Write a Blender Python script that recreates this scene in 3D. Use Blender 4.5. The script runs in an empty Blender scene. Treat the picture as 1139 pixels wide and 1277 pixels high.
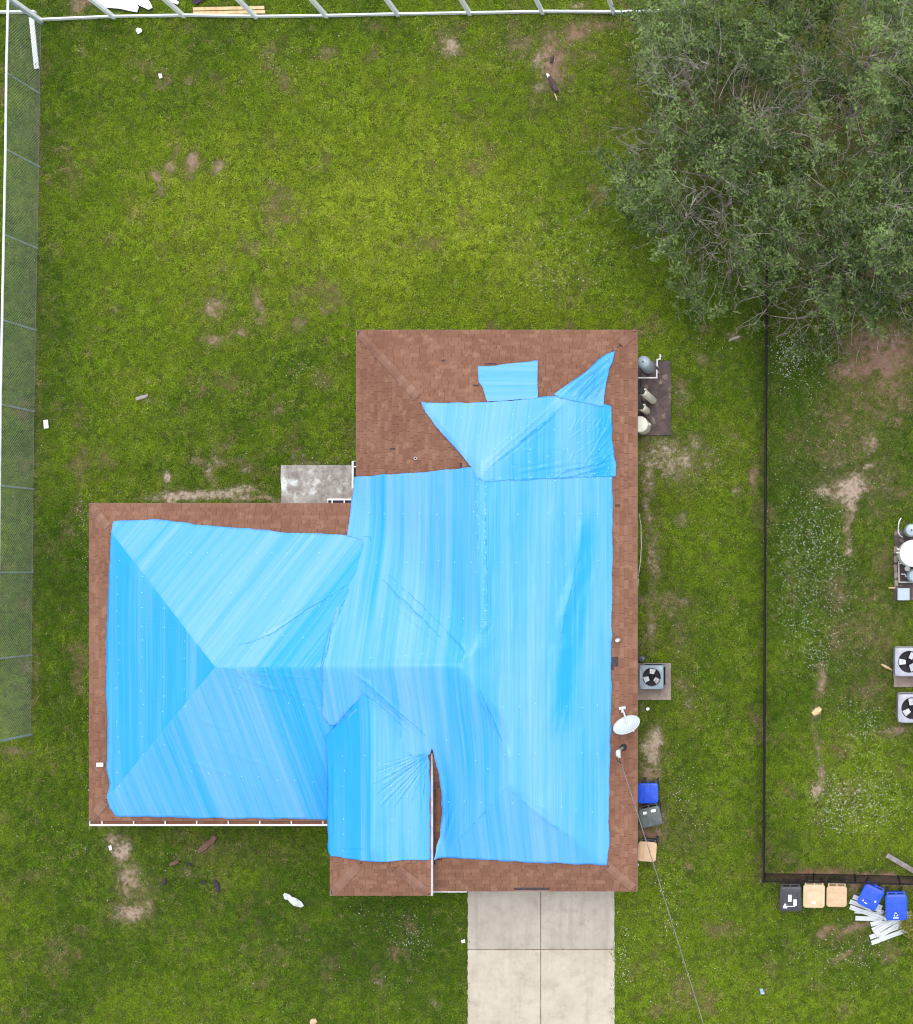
import bpy, math, random
import numpy as np
from mathutils import Vector, Matrix
from mathutils.geometry import delaunay_2d_cdt

R = math.radians
rng = np.random.default_rng(7)
random.seed(7)
scene = bpy.context.scene
COL = scene.collection

# ------------------------------------------------------------------ camera
H = 44.0                      # drone height, metres
F = 1650.0                    # focal length in photo pixels
NX, NY = 1020.0, 715.0        # nadir in photo pixels
cam_d = bpy.data.cameras.new('camera')
cam = bpy.data.objects.new('camera', cam_d)
COL.objects.link(cam)
cam.location = (0, 0, H)
cam_d.sensor_fit = 'VERTICAL'
cam_d.sensor_height = 36.0
cam_d.lens = F / 1277.0 * 36.0
cam_d.shift_x = (569.5 - NX) / 1277.0
cam_d.shift_y = (NY - 638.5) / 1277.0
cam_d.clip_end = 600
scene.camera = cam

# ------------------------------------------------------------------ sky and sun (soft, hazy overcast)
SUN_EL, SUN_AZ = R(72), R(24)     # azimuth clockwise from +y (top of the picture)
w = bpy.data.worlds.new('World'); scene.world = w; w.use_nodes = True
nt = w.node_tree
sky = nt.nodes.new('ShaderNodeTexSky'); sky.sky_type = 'NISHITA'; sky.sun_disc = False
sky.sun_elevation = SUN_EL; sky.sun_rotation = SUN_AZ
sky.dust_density = 1.0; sky.air_density = 1.0; sky.ozone_density = 1.0
hs = nt.nodes.new('ShaderNodeHueSaturation'); hs.inputs['Saturation'].default_value = 0.35
bg = nt.nodes['Background']; bg.inputs['Strength'].default_value = 0.15
nt.links.new(sky.outputs[0], hs.inputs['Color']); nt.links.new(hs.outputs[0], bg.inputs['Color'])
sd = bpy.data.lights.new('sun', 'SUN'); so = bpy.data.objects.new('sun', sd); COL.objects.link(so)
sd.energy = 0.75; sd.angle = R(30); sd.color = (1.0, 0.965, 0.91)
sv = Vector((math.sin(SUN_AZ) * math.cos(SUN_EL), math.cos(SUN_AZ) * math.cos(SUN_EL), math.sin(SUN_EL)))
so.rotation_euler = sv.to_track_quat('Z', 'Y').to_euler(); so.location = sv * 60
vs = scene.view_settings
vs.view_transform = 'Standard'; vs.look = 'None'; vs.gamma = 1.0; vs.use_curve_mapping = False
vs.exposure = 1.2
scene.cycles.use_denoising = True
scene.cycles.denoiser = 'OPENIMAGEDENOISE'
scene.cycles.denoising_input_passes = 'RGB_ALBEDO_NORMAL'
scene.cycles.denoising_prefilter = 'ACCURATE'
scene.cycles.use_adaptive_sampling = False
scene.cycles.filter_width = 1.15

# ------------------------------------------------------------------ helpers
def P(px, py, z=0.0):
    s = F / (H - z)
    return Vector(((px - NX) / s, (NY - py) / s, z))

def hash2(ix, iy, seed):
    h = (ix.astype(np.int64) * 374761393 + iy.astype(np.int64) * 668265263 + seed * 974634777) & 0x7fffffff
    h = ((h ^ (h >> 13)) * 1274126177) & 0x7fffffff
    return ((h ^ (h >> 16)) & 0xffff) / 65535.0

def vnoise(x, y, seed=0):
    x = np.asarray(x, float); y = np.asarray(y, float)
    ix = np.floor(x); iy = np.floor(y); fx = x - ix; fy = y - iy
    fx = fx * fx * (3 - 2 * fx); fy = fy * fy * (3 - 2 * fy)
    ix = ix.astype(np.int64); iy = iy.astype(np.int64)
    a = hash2(ix, iy, seed); b = hash2(ix + 1, iy, seed); c = hash2(ix, iy + 1, seed); d = hash2(ix + 1, iy + 1, seed)
    return (a * (1 - fx) + b * fx) * (1 - fy) + (c * (1 - fx) + d * fx) * fy

def fbm(x, y, seed=0, octv=4):
    t = 0; a = 0.5; n = 0
    for i in range(octv):
        t = t + a * vnoise(x * 2 ** i, y * 2 ** i, seed + i * 17); n += a; a *= 0.5
    return t / n

def smooth(e0, e1, x):
    t = np.clip((x - e0) / (e1 - e0), 0, 1)
    return t * t * (3 - 2 * t)

def inpoly(poly, x, y):
    x = np.asarray(x, float); y = np.asarray(y, float)
    r = np.zeros(x.shape, bool); n = len(poly)
    for i in range(n):
        x0, y0 = poly[i][:2]; x1, y1 = poly[(i + 1) % n][:2]
        if y0 == y1: continue
        c = ((y0 > y) != (y1 > y)) & (x < (x1 - x0) * (y - y0) / (y1 - y0) + x0)
        r ^= c
    return r

def segdist(x, y, a, b):
    ax, ay = a[:2]; bx, by = b[:2]; dx, dy = bx - ax, by - ay
    L = dx * dx + dy * dy + 1e-12
    t = np.clip(((x - ax) * dx + (y - ay) * dy) / L, 0, 1)
    return np.hypot(x - ax - t * dx, y - ay - t * dy)

def polydist(poly, x, y):
    d = np.full(np.shape(x), 1e9)
    for i in range(len(poly)):
        d = np.minimum(d, segdist(x, y, poly[i], poly[(i + 1) % len(poly)]))
    return d

# ---------------------------------------------------------------- materials
def newmat(name):
    m = bpy.data.materials.new(name); m.use_nodes = True
    n = m.node_tree; b = n.nodes['Principled BSDF']
    return m, n, b

def N(nt, typ, **kw):
    nd = nt.nodes.new(typ)
    for k, v in kw.items(): setattr(nd, k, v)
    return nd

def mixc(nt, fac, a, b, blend='MIX'):
    nd = nt.nodes.new('ShaderNodeMix'); nd.data_type = 'RGBA'; nd.blend_type = blend; nd.clamp_factor = True
    for sock, v in ((nd.inputs[0], fac), (nd.inputs[6], a), (nd.inputs[7], b)):
        if isinstance(v, bpy.types.NodeSocket): nt.links.new(v, sock)
        elif isinstance(v, (int, float)): sock.default_value = v
        else: sock.default_value = (*v, 1.0)
    return nd.outputs[2]

def mathn(nt, op, a, b=None, c=None, clamp=False):
    nd = nt.nodes.new('ShaderNodeMath'); nd.operation = op; nd.use_clamp = clamp
    for i, v in enumerate((a, b, c)):
        if v is None: continue
        if isinstance(v, bpy.types.NodeSocket): nt.links.new(v, nd.inputs[i])
        else: nd.inputs[i].default_value = v
    return nd.outputs[0]

def noise(nt, vec, scale, detail=3, rough=0.55):
    nd = nt.nodes.new('ShaderNodeTexNoise'); nd.inputs['Scale'].default_value = scale
    nd.inputs['Detail'].default_value = detail; nd.inputs['Roughness'].default_value = rough
    if vec is not None: nt.links.new(vec, nd.inputs['Vector'])
    return nd.outputs['Fac']

def ramp(nt, fac, stops):
    nd = nt.nodes.new('ShaderNodeMapRange'); nd.interpolation_type = 'SMOOTHSTEP'
    nt.links.new(fac, nd.inputs[0]); nd.inputs[1].default_value = stops[0]; nd.inputs[2].default_value = stops[1]
    return nd.outputs[0]

def pm(name, c1, c2=None, scale=6.0, rough=0.6, bump=0.0, bscale=40.0, metal=0.0, lo=0.35, hi=0.65, spec=0.5, dirt=None):
    m, n, b = newmat(name)
    tc = N(n, 'ShaderNodeTexCoord').outputs['Object']
    c2 = c2 or tuple(x * 0.72 for x in c1)
    f = ramp(n, noise(n, tc, scale, 5), (lo, hi))
    col = mixc(n, f, c1, c2)
    if dirt:
        col = mixc(n, mathn(n, 'MULTIPLY', ramp(n, noise(n, tc, scale * 3.1, 6, 0.7), (0.52, 0.72)), dirt[1]), col, dirt[0])
    n.links.new(col, b.inputs['Base Color'])
    b.inputs['Roughness'].default_value = rough; b.inputs['Metallic'].default_value = metal
    b.inputs['Specular IOR Level'].default_value = spec
    if bump:
        bp = N(n, 'ShaderNodeBump'); bp.inputs['Strength'].default_value = bump; bp.inputs['Distance'].default_value = 0.01
        n.links.new(noise(n, tc, bscale, 4), bp.inputs['Height']); n.links.new(bp.outputs[0], b.inputs['Normal'])
    return m

M = {}
M['white_vinyl'] = pm('white_vinyl', (0.84, 0.85, 0.84), (0.76, 0.79, 0.76), 3, 0.4, dirt=((0.5, 0.52, 0.44), 0.3))
M['white_metal'] = pm('white_metal', (0.78, 0.78, 0.77), (0.6, 0.6, 0.58), 5, 0.45, dirt=((0.3, 0.25, 0.2), 0.4))
M['plank'] = pm('plank_vinyl', (0.66, 0.68, 0.67), (0.55, 0.58, 0.57), 3, 0.45, dirt=((0.3, 0.3, 0.25), 0.4))
M['pvc'] = pm('pvc', (0.78, 0.77, 0.74), (0.62, 0.6, 0.56), 5, 0.4, dirt=((0.3, 0.26, 0.2), 0.5))
M['galv'] = pm('galvanised_steel', (0.42, 0.50, 0.50), (0.28, 0.35, 0.36), 6, 0.45, metal=0.2)
M['galv_light'] = pm('bright_rail', (0.74, 0.76, 0.78), (0.58, 0.6, 0.63), 2, 0.4)
M['wire'] = pm('fence_wire', (0.25, 0.285, 0.20), (0.18, 0.21, 0.155), 2, 0.6, spec=0.2)
M['black_metal'] = pm('black_metal', (0.008, 0.007, 0.009), (0.013, 0.011, 0.012), 4, 0.65, spec=0.2)
M['wall'] = pm('stucco', (0.55, 0.48, 0.38), (0.48, 0.41, 0.33), 2, 0.9, 0.3, 120)
M['fascia'] = pm('fascia_paint', (0.26, 0.17, 0.13), (0.2, 0.13, 0.1), 4, 0.6)
M['deck'] = pm('roof_felt', (0.12, 0.062, 0.048), (0.09, 0.048, 0.04), 5, 0.9)
M['felt'] = pm('bare_underlayment', (0.045, 0.028, 0.035), (0.065, 0.045, 0.045), 9, 0.85)
M['glass'] = pm('window_glass', (0.03, 0.04, 0.05), (0.04, 0.05, 0.06), 2, 0.08)
M['lid_blue'] = pm('blue_plastic', (0.005, 0.075, 0.62), (0.004, 0.055, 0.50), 5, 0.42, dirt=((0.12, 0.15, 0.22), 0.5))
M['plastic_char'] = pm('charcoal_plastic', (0.045, 0.052, 0.056), (0.03, 0.034, 0.038), 5, 0.5, dirt=((0.12, 0.12, 0.11), 0.4))
M['plastic_grey'] = pm('grey_plastic', (0.10, 0.12, 0.12), (0.075, 0.088, 0.09), 5, 0.45, dirt=((0.2, 0.2, 0.18), 0.3))
M['plastic_black'] = pm('black_plastic', (0.042, 0.04, 0.052), (0.028, 0.027, 0.034), 5, 0.45, dirt=((0.14, 0.13, 0.12), 0.35))
M['plastic_tan'] = pm('tan_plastic', (0.60, 0.40, 0.24), (0.53, 0.345, 0.20), 4, 0.5, dirt=((0.28, 0.19, 0.12), 0.6))
M['plastic_tan2'] = pm('pale_tan_plastic', (0.62, 0.46, 0.28), (0.55, 0.40, 0.24), 4, 0.5, dirt=((0.32, 0.22, 0.14), 0.3))
M['sticker'] = pm('paper_sticker', (0.82, 0.82, 0.80), (0.74, 0.74, 0.72), 9, 0.6)
M['rubber'] = pm('rubber', (0.02, 0.02, 0.02), (0.03, 0.03, 0.03), 9, 0.8)
M['tank_grey'] = pm('grey_blue_tank', (0.36, 0.43, 0.47), (0.30, 0.36, 0.40), 3, 0.35, dirt=((0.22, 0.2, 0.17), 0.3))
M['tank_cream'] = pm('cream_fibreglass', (0.68, 0.63, 0.50), (0.60, 0.54, 0.42), 4, 0.45, dirt=((0.35, 0.28, 0.2), 0.35))
M['tank_white'] = pm('off_white_fibreglass', (0.78, 0.76, 0.66), (0.72, 0.69, 0.58), 5, 0.5, dirt=((0.5, 0.45, 0.34), 0.3))
M['ac_blue'] = pm('grey_blue_enamel', (0.24, 0.30, 0.34), (0.19, 0.24, 0.28), 4, 0.4, dirt=((0.3, 0.3, 0.28), 0.2))
M['ac_grey'] = pm('lavender_grey_enamel', (0.38, 0.38, 0.42), (0.32, 0.32, 0.36), 4, 0.4, dirt=((0.3, 0.28, 0.27), 0.25))
M['dark'] = pm('dark_interior', (0.010, 0.008, 0.012), (0.014, 0.011, 0.016), 4, 0.7)
M['blade'] = pm('fan_blade_metal', (0.62, 0.63, 0.64), (0.50, 0.51, 0.52), 8, 0.35, dirt=((0.3, 0.28, 0.26), 0.3))
M['dish'] = pm('dish_paint', (0.60, 0.64, 0.58), (0.54, 0.58, 0.53), 5, 0.5, dirt=((0.35, 0.35, 0.3), 0.25))
M['mast'] = pm('mast_steel', (0.42, 0.47, 0.50), (0.33, 0.37, 0.40), 9, 0.35, metal=0.3)
M['cable'] = pm('weathered_cable', (0.20, 0.19, 0.17), (0.14, 0.13, 0.12), 3, 0.6)
M['hose'] = pm('pale_hose', (0.50, 0.45, 0.32), (0.4, 0.36, 0.26), 3, 0.6)
M['pine'] = pm('pine_timber', (0.62, 0.46, 0.24), (0.50, 0.34, 0.16), 6, 0.7, 0.2, 60)
M['grey_wood'] = pm('weathered_timber', (0.30, 0.26, 0.24), (0.20, 0.17, 0.16), 6, 0.8, 0.3, 60)
M['bark_chunk'] = pm('bark_debris', (0.16, 0.085, 0.055), (0.09, 0.05, 0.035), 12, 0.9, 0.5, 60)
M['dark_debris'] = pm('dark_felt_scrap', (0.018, 0.015, 0.018), (0.035, 0.03, 0.03), 12, 0.8)
M['rotten'] = pm('rotten_wood', (0.045, 0.026, 0.024), (0.09, 0.055, 0.045), 14, 0.9, 0.6, 60)
M['cloth'] = pm('purple_cloth', (0.035, 0.015, 0.045), (0.02, 0.01, 0.03), 12, 0.8)
M['blue_scrap'] = pm('blue_scrap', (0.18, 0.28, 0.62), (0.35, 0.42, 0.6), 12, 0.5)
M['bark'] = pm('tree_bark', (0.25, 0.205, 0.18), (0.15, 0.115, 0.10), 7, 0.9, 0.5, 50)
M['deadwood'] = pm('bare_twig', (0.33, 0.295, 0.25), (0.20, 0.17, 0.145), 5, 0.9)
M['flower'] = pm('clover_flower', (0.74, 0.74, 0.66), (0.6, 0.6, 0.48), 6, 0.7)

def concrete(name, c1, c2, stain, sa, scale=1.3, moss=None):
    m, n, b = newmat(name)
    g = N(n, 'ShaderNodeNewGeometry').outputs['Position']
    f1 = ramp(n, noise(n, g, scale, 6, 0.6), (0.35, 0.68))
    col = mixc(n, f1, c1, c2)
    f2 = mathn(n, 'MULTIPLY', ramp(n, noise(n, g, scale * 2.7, 8, 0.74), (0.42, 0.82)), sa)
    col = mixc(n, f2, col, stain)
    # long streaks along the drive
    mp = N(n, 'ShaderNodeMapping'); n.links.new(g, mp.inputs[0]); mp.inputs['Scale'].default_value = (3.2, 0.22, 1)
    f3 = mathn(n, 'MULTIPLY', ramp(n, noise(n, mp.outputs[0], 1.4, 4), (0.5, 0.75)), 0.45 * sa)
    col = mixc(n, f3, col, stain)
    if moss:
        mp = N(n, 'ShaderNodeMapping'); n.links.new(g, mp.inputs[0]); mp.inputs['Location'].default_value = (9.3, 4.1, 0)
        col = mixc(n, ramp(n, noise(n, mp.outputs[0], moss[1], 6, 0.6), (moss[2], moss[2] + 0.1)), col, moss[0])
    sp = ramp(n, noise(n, g, 26, 6, 0.85), (0.50, 0.78))
    col = mixc(n, mathn(n, 'MULTIPLY', sp, 0.38), col, tuple(x * 0.45 for x in stain))
    n.links.new(col, b.inputs['Base Color']); b.inputs['Roughness'].default_value = 0.9
    bp = N(n, 'ShaderNodeBump'); bp.inputs['Strength'].default_value = 0.35; bp.inputs['Distance'].default_value = 0.006
    n.links.new(noise(n, g, 45, 5, 0.7), bp.inputs['Height']); n.links.new(bp.outputs[0], b.inputs['Normal'])
    return m
M['drive'] = concrete('driveway_concrete', (0.50, 0.445, 0.355), (0.44, 0.385, 0.30), (0.29, 0.245, 0.185), 0.8, 0.9)
M['drive_grimy'] = concrete('grimy_driveway_concrete', (0.425, 0.375, 0.31), (0.37, 0.325, 0.27), (0.24, 0.205, 0.165), 0.8, 0.9)
M['patio'] = concrete('stained_slab', (0.42, 0.39, 0.35), (0.27, 0.235, 0.21), (0.12, 0.09, 0.075), 0.95, 2.6, ((0.62, 0.64, 0.62), 1.1, 0.53))
M['pad'] = concrete('dirty_pad', (0.115, 0.082, 0.074), (0.07, 0.050, 0.046), (0.035, 0.026, 0.025), 0.9, 2.4, ((0.21, 0.165, 0.145), 3.2, 0.56))
M['pad_tan'] = concrete('tan_pad', (0.33, 0.26, 0.21), (0.25, 0.19, 0.16), (0.12, 0.085, 0.075), 0.8, 2.0)

def shingle_mat(name, cols):
    m, n, b = newmat(name)
    at = N(n, 'ShaderNodeAttribute'); at.attribute_name = 'tint'
    oi = N(n, 'ShaderNodeObjectInfo')
    f = mathn(n, 'FRACT', mathn(n, 'ADD', at.outputs['Fac'], oi.outputs['Random']))
    g = N(n, 'ShaderNodeNewGeometry').outputs['Position']
    col = mixc(n, ramp(n, f, (0.0, 0.75)), cols[0], cols[1])
    col = mixc(n, mathn(n, 'MULTIPLY', ramp(n, f, (0.80, 1.0)), 0.38), col, cols[2])
    col = mixc(n, ramp(n, noise(n, g, 0.55, 3), (0.35, 0.7)), col, mixc(n, 1.0, col, (0.86, 0.8, 0.8), 'MULTIPLY'))
    col = mixc(n, mathn(n, 'MULTIPLY', ramp(n, noise(n, g, 3.6, 6, 0.72), (0.50, 0.72)), 0.75), col, cols[2])
    gr = noise(n, g, 130, 3, 0.8)
    col = mixc(n, 0.35, col, mixc(n, gr, (0.25, 0.25, 0.25), (1.6, 1.6, 1.6)), 'MULTIPLY')
    n.links.new(col, b.inputs['Base Color']); b.inputs['Roughness'].default_value = 0.92
    b.inputs['Specular IOR Level'].default_value = 0.25
    bp = N(n, 'ShaderNodeBump'); bp.inputs['Strength'].default_value = 0.5; bp.inputs['Distance'].default_value = 0.004
    n.links.new(gr, bp.inputs['Height']); n.links.new(bp.outputs[0], b.inputs['Normal'])
    return m
M['shingle'] = shingle_mat('brown_shingle', ((0.198, 0.095, 0.058), (0.232, 0.115, 0.072), (0.315, 0.172, 0.108)))
M['cap'] = shingle_mat('ridge_cap_shingle', ((0.205, 0.105, 0.070), (0.255, 0.142, 0.098), (0.29, 0.17, 0.12)))

def tarp_mat():
    m, n, b = newmat('blue_shrink_wrap')
    au = N(n, 'ShaderNodeAttribute'); au.attribute_name = 'su'
    av = N(n, 'ShaderNodeAttribute'); av.attribute_name = 'sv'
    ao = N(n, 'ShaderNodeAttribute'); ao.attribute_name = 'so'
    def vec(fu, fv):
        c = N(n, 'ShaderNodeCombineXYZ')
        n.links.new(mathn(n, 'MULTIPLY', au.outputs['Fac'], fu), c.inputs[0])
        n.links.new(mathn(n, 'MULTIPLY', av.outputs['Fac'], fv), c.inputs[1])
        n.links.new(mathn(n, 'MULTIPLY', ao.outputs['Fac'], 7.3), c.inputs[2])
        return c.outputs[0]
    broad = ramp(n, noise(n, vec(0.75, 0.05), 1.0, 2), (0.36, 0.64))
    mid = ramp(n, noise(n, vec(3.4, 0.10), 1.0, 3, 0.6), (0.34, 0.66))
    fine = ramp(n, noise(n, vec(15.0, 0.16), 1.0, 4, 0.75), (0.36, 0.66))
    f = mathn(n, 'ADD', mathn(n, 'MULTIPLY', broad, 0.36), mathn(n, 'ADD', mathn(n, 'MULTIPLY', mid, 0.30), mathn(n, 'MULTIPLY', fine, 0.34)))
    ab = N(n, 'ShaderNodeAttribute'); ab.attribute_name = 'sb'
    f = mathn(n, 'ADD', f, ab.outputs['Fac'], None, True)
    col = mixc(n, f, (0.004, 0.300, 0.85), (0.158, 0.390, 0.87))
    n.links.new(col, b.inputs['Base Color'])
    b.inputs['Roughness'].default_value = 0.42; b.inputs['Specular IOR Level'].default_value = 0.45
    # stretched ribs along the film, tiny cross crinkle where the mask allows it
    rib = noise(n, vec(17.0, 0.25), 1.0, 3, 0.6)
    rib2 = noise(n, vec(5.0, 0.35), 1.0, 2, 0.5)
    cr = noise(n, vec(0.9, 26.0), 1.0, 2, 0.5)
    crm = ramp(n, noise(n, vec(0.55, 0.45), 1.0, 2), (0.42, 0.66))
    hgt = mathn(n, 'ADD', mathn(n, 'MULTIPLY', rib, 0.6), mathn(n, 'ADD', rib2, mathn(n, 'MULTIPLY', mathn(n, 'MULTIPLY', cr, crm), 0.5)))
    bp = N(n, 'ShaderNodeBump'); bp.inputs['Strength'].default_value = 0.8; bp.inputs['Distance'].default_value = 0.016
    n.links.new(hgt, bp.inputs['Height']); n.links.new(bp.outputs[0], b.inputs['Normal'])
    return m
M['tarp'] = tarp_mat()
M['nail'] = pm('pale_fixing', (0.45, 0.72, 0.88), (0.35, 0.62, 0.85), 9, 0.4)

def leaf_mat(name, dark, light, attr='tone', inst=False, trans=0.25, rough=0.55):
    m, n, b = newmat(name)
    at = N(n, 'ShaderNodeAttribute'); at.attribute_name = attr
    if inst: at.attribute_type = 'INSTANCER'
    col = mixc(n, at.outputs['Fac'], dark, light)
    n.links.new(col, b.inputs['Base Color']); b.inputs['Roughness'].default_value = rough
    b.inputs['Specular IOR Level'].default_value = 0.15
    tr = N(n, 'ShaderNodeBsdfTranslucent'); n.links.new(col, tr.inputs['Color'])
    mx = N(n, 'ShaderNodeMixShader'); mx.inputs[0].default_value = trans
    n.links.new(b.outputs[0], mx.inputs[1]); n.links.new(tr.outputs[0], mx.inputs[2])
    n.links.new(mx.outputs[0], n.nodes['Material Output'].inputs['Surface'])
    return m
M['leaf'] = leaf_mat('tree_leaf', (0.032, 0.060, 0.012), (0.225, 0.315, 0.095))
M['shrub_leaf'] = leaf_mat('yellow_shrub_leaf', (0.11, 0.13, 0.02), (0.34, 0.33, 0.06))

def grass_mat():
    m, n, b = newmat('grass_blade')
    def A(name):
        a = N(n, 'ShaderNodeAttribute'); a.attribute_name = name; a.attribute_type = 'INSTANCER'; return a.outputs['Fac']
    t = A('tone'); dr = A('dry'); rn = A('rnd')
    col = mixc(n, ramp(n, t, (0.0, 0.5)), (0.056, 0.122, 0.006), (0.148, 0.236, 0.009))
    col = mixc(n, ramp(n, t, (0.5, 1.0)), col, (0.275, 0.355, 0.022))
    col = mixc(n, dr, col, (0.24, 0.18, 0.10))
    bt = N(n, 'ShaderNodeAttribute'); bt.attribute_name = 'bt'
    col = mixc(n, 1.0, col, mixc(n, bt.outputs['Fac'], (0.52, 0.55, 0.52), (1.52, 1.46, 1.42)), 'MULTIPLY')
    col = mixc(n, 1.0, col, mixc(n, rn, (0.64, 0.66, 0.62), (1.28, 1.26, 1.26)), 'MULTIPLY')
    n.links.new(col, b.inputs['Base Color']); b.inputs['Roughness'].default_value = 0.8
    b.inputs['Specular IOR Level'].default_value = 0.08
    tr = N(n, 'ShaderNodeBsdfTranslucent'); n.links.new(col, tr.inputs['Color'])
    mx = N(n, 'ShaderNodeMixShader'); mx.inputs[0].default_value = 0.25
    n.links.new(b.outputs[0], mx.inputs[1]); n.links.new(tr.outputs[0], mx.inputs[2])
    n.links.new(mx.outputs[0], n.nodes['Material Output'].inputs['Surface'])
    return m
M['grass'] = grass_mat()

def ground_mat():
    m, n, b = newmat('lawn_soil')
    def A(name):
        a = N(n, 'ShaderNodeAttribute'); a.attribute_name = name; return a.outputs['Fac']
    g = N(n, 'ShaderNodeNewGeometry').outputs['Position']
    t = A('tone'); d = A('dirt'); k = A('pale')
    col = mixc(n, t, (0.034, 0.062, 0.010), (0.095, 0.120, 0.016))
    col = mixc(n, mathn(n, 'MULTIPLY', ramp(n, noise(n, g, 9, 4, 0.7), (0.45, 0.7)), 0.5), col, (0.085, 0.065, 0.03))
    soil = mixc(n, ramp(n, noise(n, g, 7, 6, 0.7), (0.3, 0.7)), (0.175, 0.092, 0.058), (0.25, 0.150, 0.098))
    sand = mixc(n, ramp(n, noise(n, g, 9, 6, 0.7), (0.3, 0.7)), (0.285, 0.215, 0.150), (0.45, 0.38, 0.295))
    so_ = mixc(n, k, soil, sand)
    e = mathn(n, 'ADD', d, mathn(n, 'MULTIPLY', mathn(n, 'SUBTRACT', noise(n, g, 9, 7, 0.8), 0.5), 1.5))
    col = mixc(n, ramp(n, e, (0.18, 0.86)), col, so_)
    n.links.new(col, b.inputs['Base Color']); b.inputs['Roughness'].default_value = 0.95
    b.inputs['Specular IOR Level'].default_value = 0.1
    bp = N(n, 'ShaderNodeBump'); bp.inputs['Strength'].default_value = 0.7; bp.inputs['Distance'].default_value = 0.03
    n.links.new(noise(n, g, 22, 6, 0.75), bp.inputs['Height']); n.links.new(bp.outputs[0], b.inputs['Normal'])
    return m
M['ground'] = ground_mat()

# ---------------------------------------------------------------- mesh building
class MB:
    def __init__(s): s.v = []; s.f = []
    def add(s, vs_, fs_):
        o = len(s.v); s.v += [tuple(p) for p in vs_]; s.f += [tuple(i + o for i in f) for f in fs_]; return s
    def box(s, c, size, rot=None):
        hx, hy, hz = size[0] / 2, size[1] / 2, size[2] / 2
        vs_ = [Vector((x, y, z)) for x in (-hx, hx) for y in (-hy, hy) for z in (-hz, hz)]
        if rot is not None: vs_ = [rot @ p for p in vs_]
        c = Vector(c)
        return s.add([p + c for p in vs_], [(0, 1, 3, 2), (4, 6, 7, 5), (0, 4, 5, 1), (2, 3, 7, 6), (0, 2, 6, 4), (1, 5, 7, 3)])
    def box2(s, a, b):
        return s.box([(a[i] + b[i]) / 2 for i in range(3)], [abs(a[i] - b[i]) for i in range(3)])
    def loft(s, rings, cap0=True, cap1=True, closed=True):
        n = len(rings[0]); vs_ = [p for r in rings for p in r]; fs_ = []
        for i in range(len(rings) - 1):
            for j in range(n if closed else n - 1):
                k = (j + 1) % n
                fs_.append((i * n + j, i * n + k, (i + 1) * n + k, (i + 1) * n + j))
        if cap0: fs_.append(tuple(range(n - 1, -1, -1)))
        if cap1: fs_.append(tuple(range((len(rings) - 1) * n, len(rings) * n)))
        return s.add(vs_, fs_)
    def tube(s, pts, r, n=8, cap=True):
        pts = [Vector(p) for p in pts]; rings = []
        for i, p in enumerate(pts):
            d = (pts[min(i + 1, len(pts) - 1)] - pts[max(i - 1, 0)]).normalized()
            a = d.orthogonal().normalized() if i == 0 else (a - d * a.dot(d)).normalized()
            b = d.cross(a); rr = r[i] if isinstance(r, (list, tuple)) else r
            rings.append([p + (a * math.cos(t) + b * math.sin(t)) * rr for t in [2 * math.pi * j / n for j in range(n)]])
        return s.loft(rings, cap, cap)
    def lathe(s, c, prof, n=24, axis=None):
        c = Vector(c); rings = []
        q = Vector((0, 0, 1)).rotation_difference(Vector(axis)).to_matrix() if axis is not None else Matrix.Identity(3)
        for r, z in prof:
            rings.append([c + q @ Vector((r * math.cos(2 * math.pi * j / n), r * math.sin(2 * math.pi * j / n), z)) for j in range(n)])
        return s.loft(rings)
    def prism(s, poly, z0, z1, mat=None):
        a = [Vector((p[0], p[1], z0)) for p in poly]; b = [Vector((p[0], p[1], z1)) for p in poly]
        if mat is not None: a = [mat @ p for p in a]; b = [mat @ p for p in b]
        return s.loft([a, b])
    def build(s, name, mat, parent=None, smooth_=False, bevel=0.0, loc=None):
        me = bpy.data.meshes.new(name); me.from_pydata(s.v, [], s.f); me.update()
        if mat: me.materials.append(mat)
        if smooth_:
            me.polygons.foreach_set('use_smooth', [True] * len(me.polygons)); 
            if hasattr(me, 'set_sharp_from_angle'): me.set_sharp_from_angle(angle=R(40))
        o = bpy.data.objects.new(name, me); COL.objects.link(o)
        if parent: o.parent = parent
        if loc is not None: o.location = loc
        if bevel:
            bm_ = o.modifiers.new('bevel', 'BEVEL'); bm_.width = bevel; bm_.segments = 2; bm_.limit_method = 'ANGLE'
        return o

def npmesh(name, verts, faces, mat, parent=None, smooth_=False, attrs=None):
    """verts (n,3), faces (m,k) arrays"""
    me = bpy.data.meshes.new(name)
    verts = np.asarray(verts, np.float32); faces = np.asarray(faces, np.int32)
    me.vertices.add(len(verts)); me.vertices.foreach_set('co', verts.ravel())
    k = faces.shape[1]
    me.loops.add(faces.size); me.loops.foreach_set('vertex_index', faces.ravel())
    me.polygons.add(len(faces)); me.polygons.foreach_set('loop_start', np.arange(0, faces.size, k, dtype=np.int32))
    me.polygons.foreach_set('use_smooth', np.full(len(faces), bool(smooth_)))
    for an, (dom, data) in (attrs or {}).items():
        a = me.attributes.new(an, 'FLOAT', dom); a.data.foreach_set('value', np.asarray(data, np.float32))
    me.update(calc_edges=True); me.validate()
    if mat: me.materials.append(mat)
    o = bpy.data.objects.new(name, me); COL.objects.link(o)
    if parent: o.parent = parent
    return o

def tag(o, label, cat, group=None, kind=None):
    if label: o['label'] = label
    if cat: o['category'] = cat
    if group: o['group'] = group
    if kind: o['kind'] = kind
    return o

def thing(name, label, cat, loc=(0, 0, 0), group=None):
    o = bpy.data.objects.new(name, None); COL.objects.link(o); o.location = loc; o.empty_display_size = 0.3
    return tag(o, label, cat, group)

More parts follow.
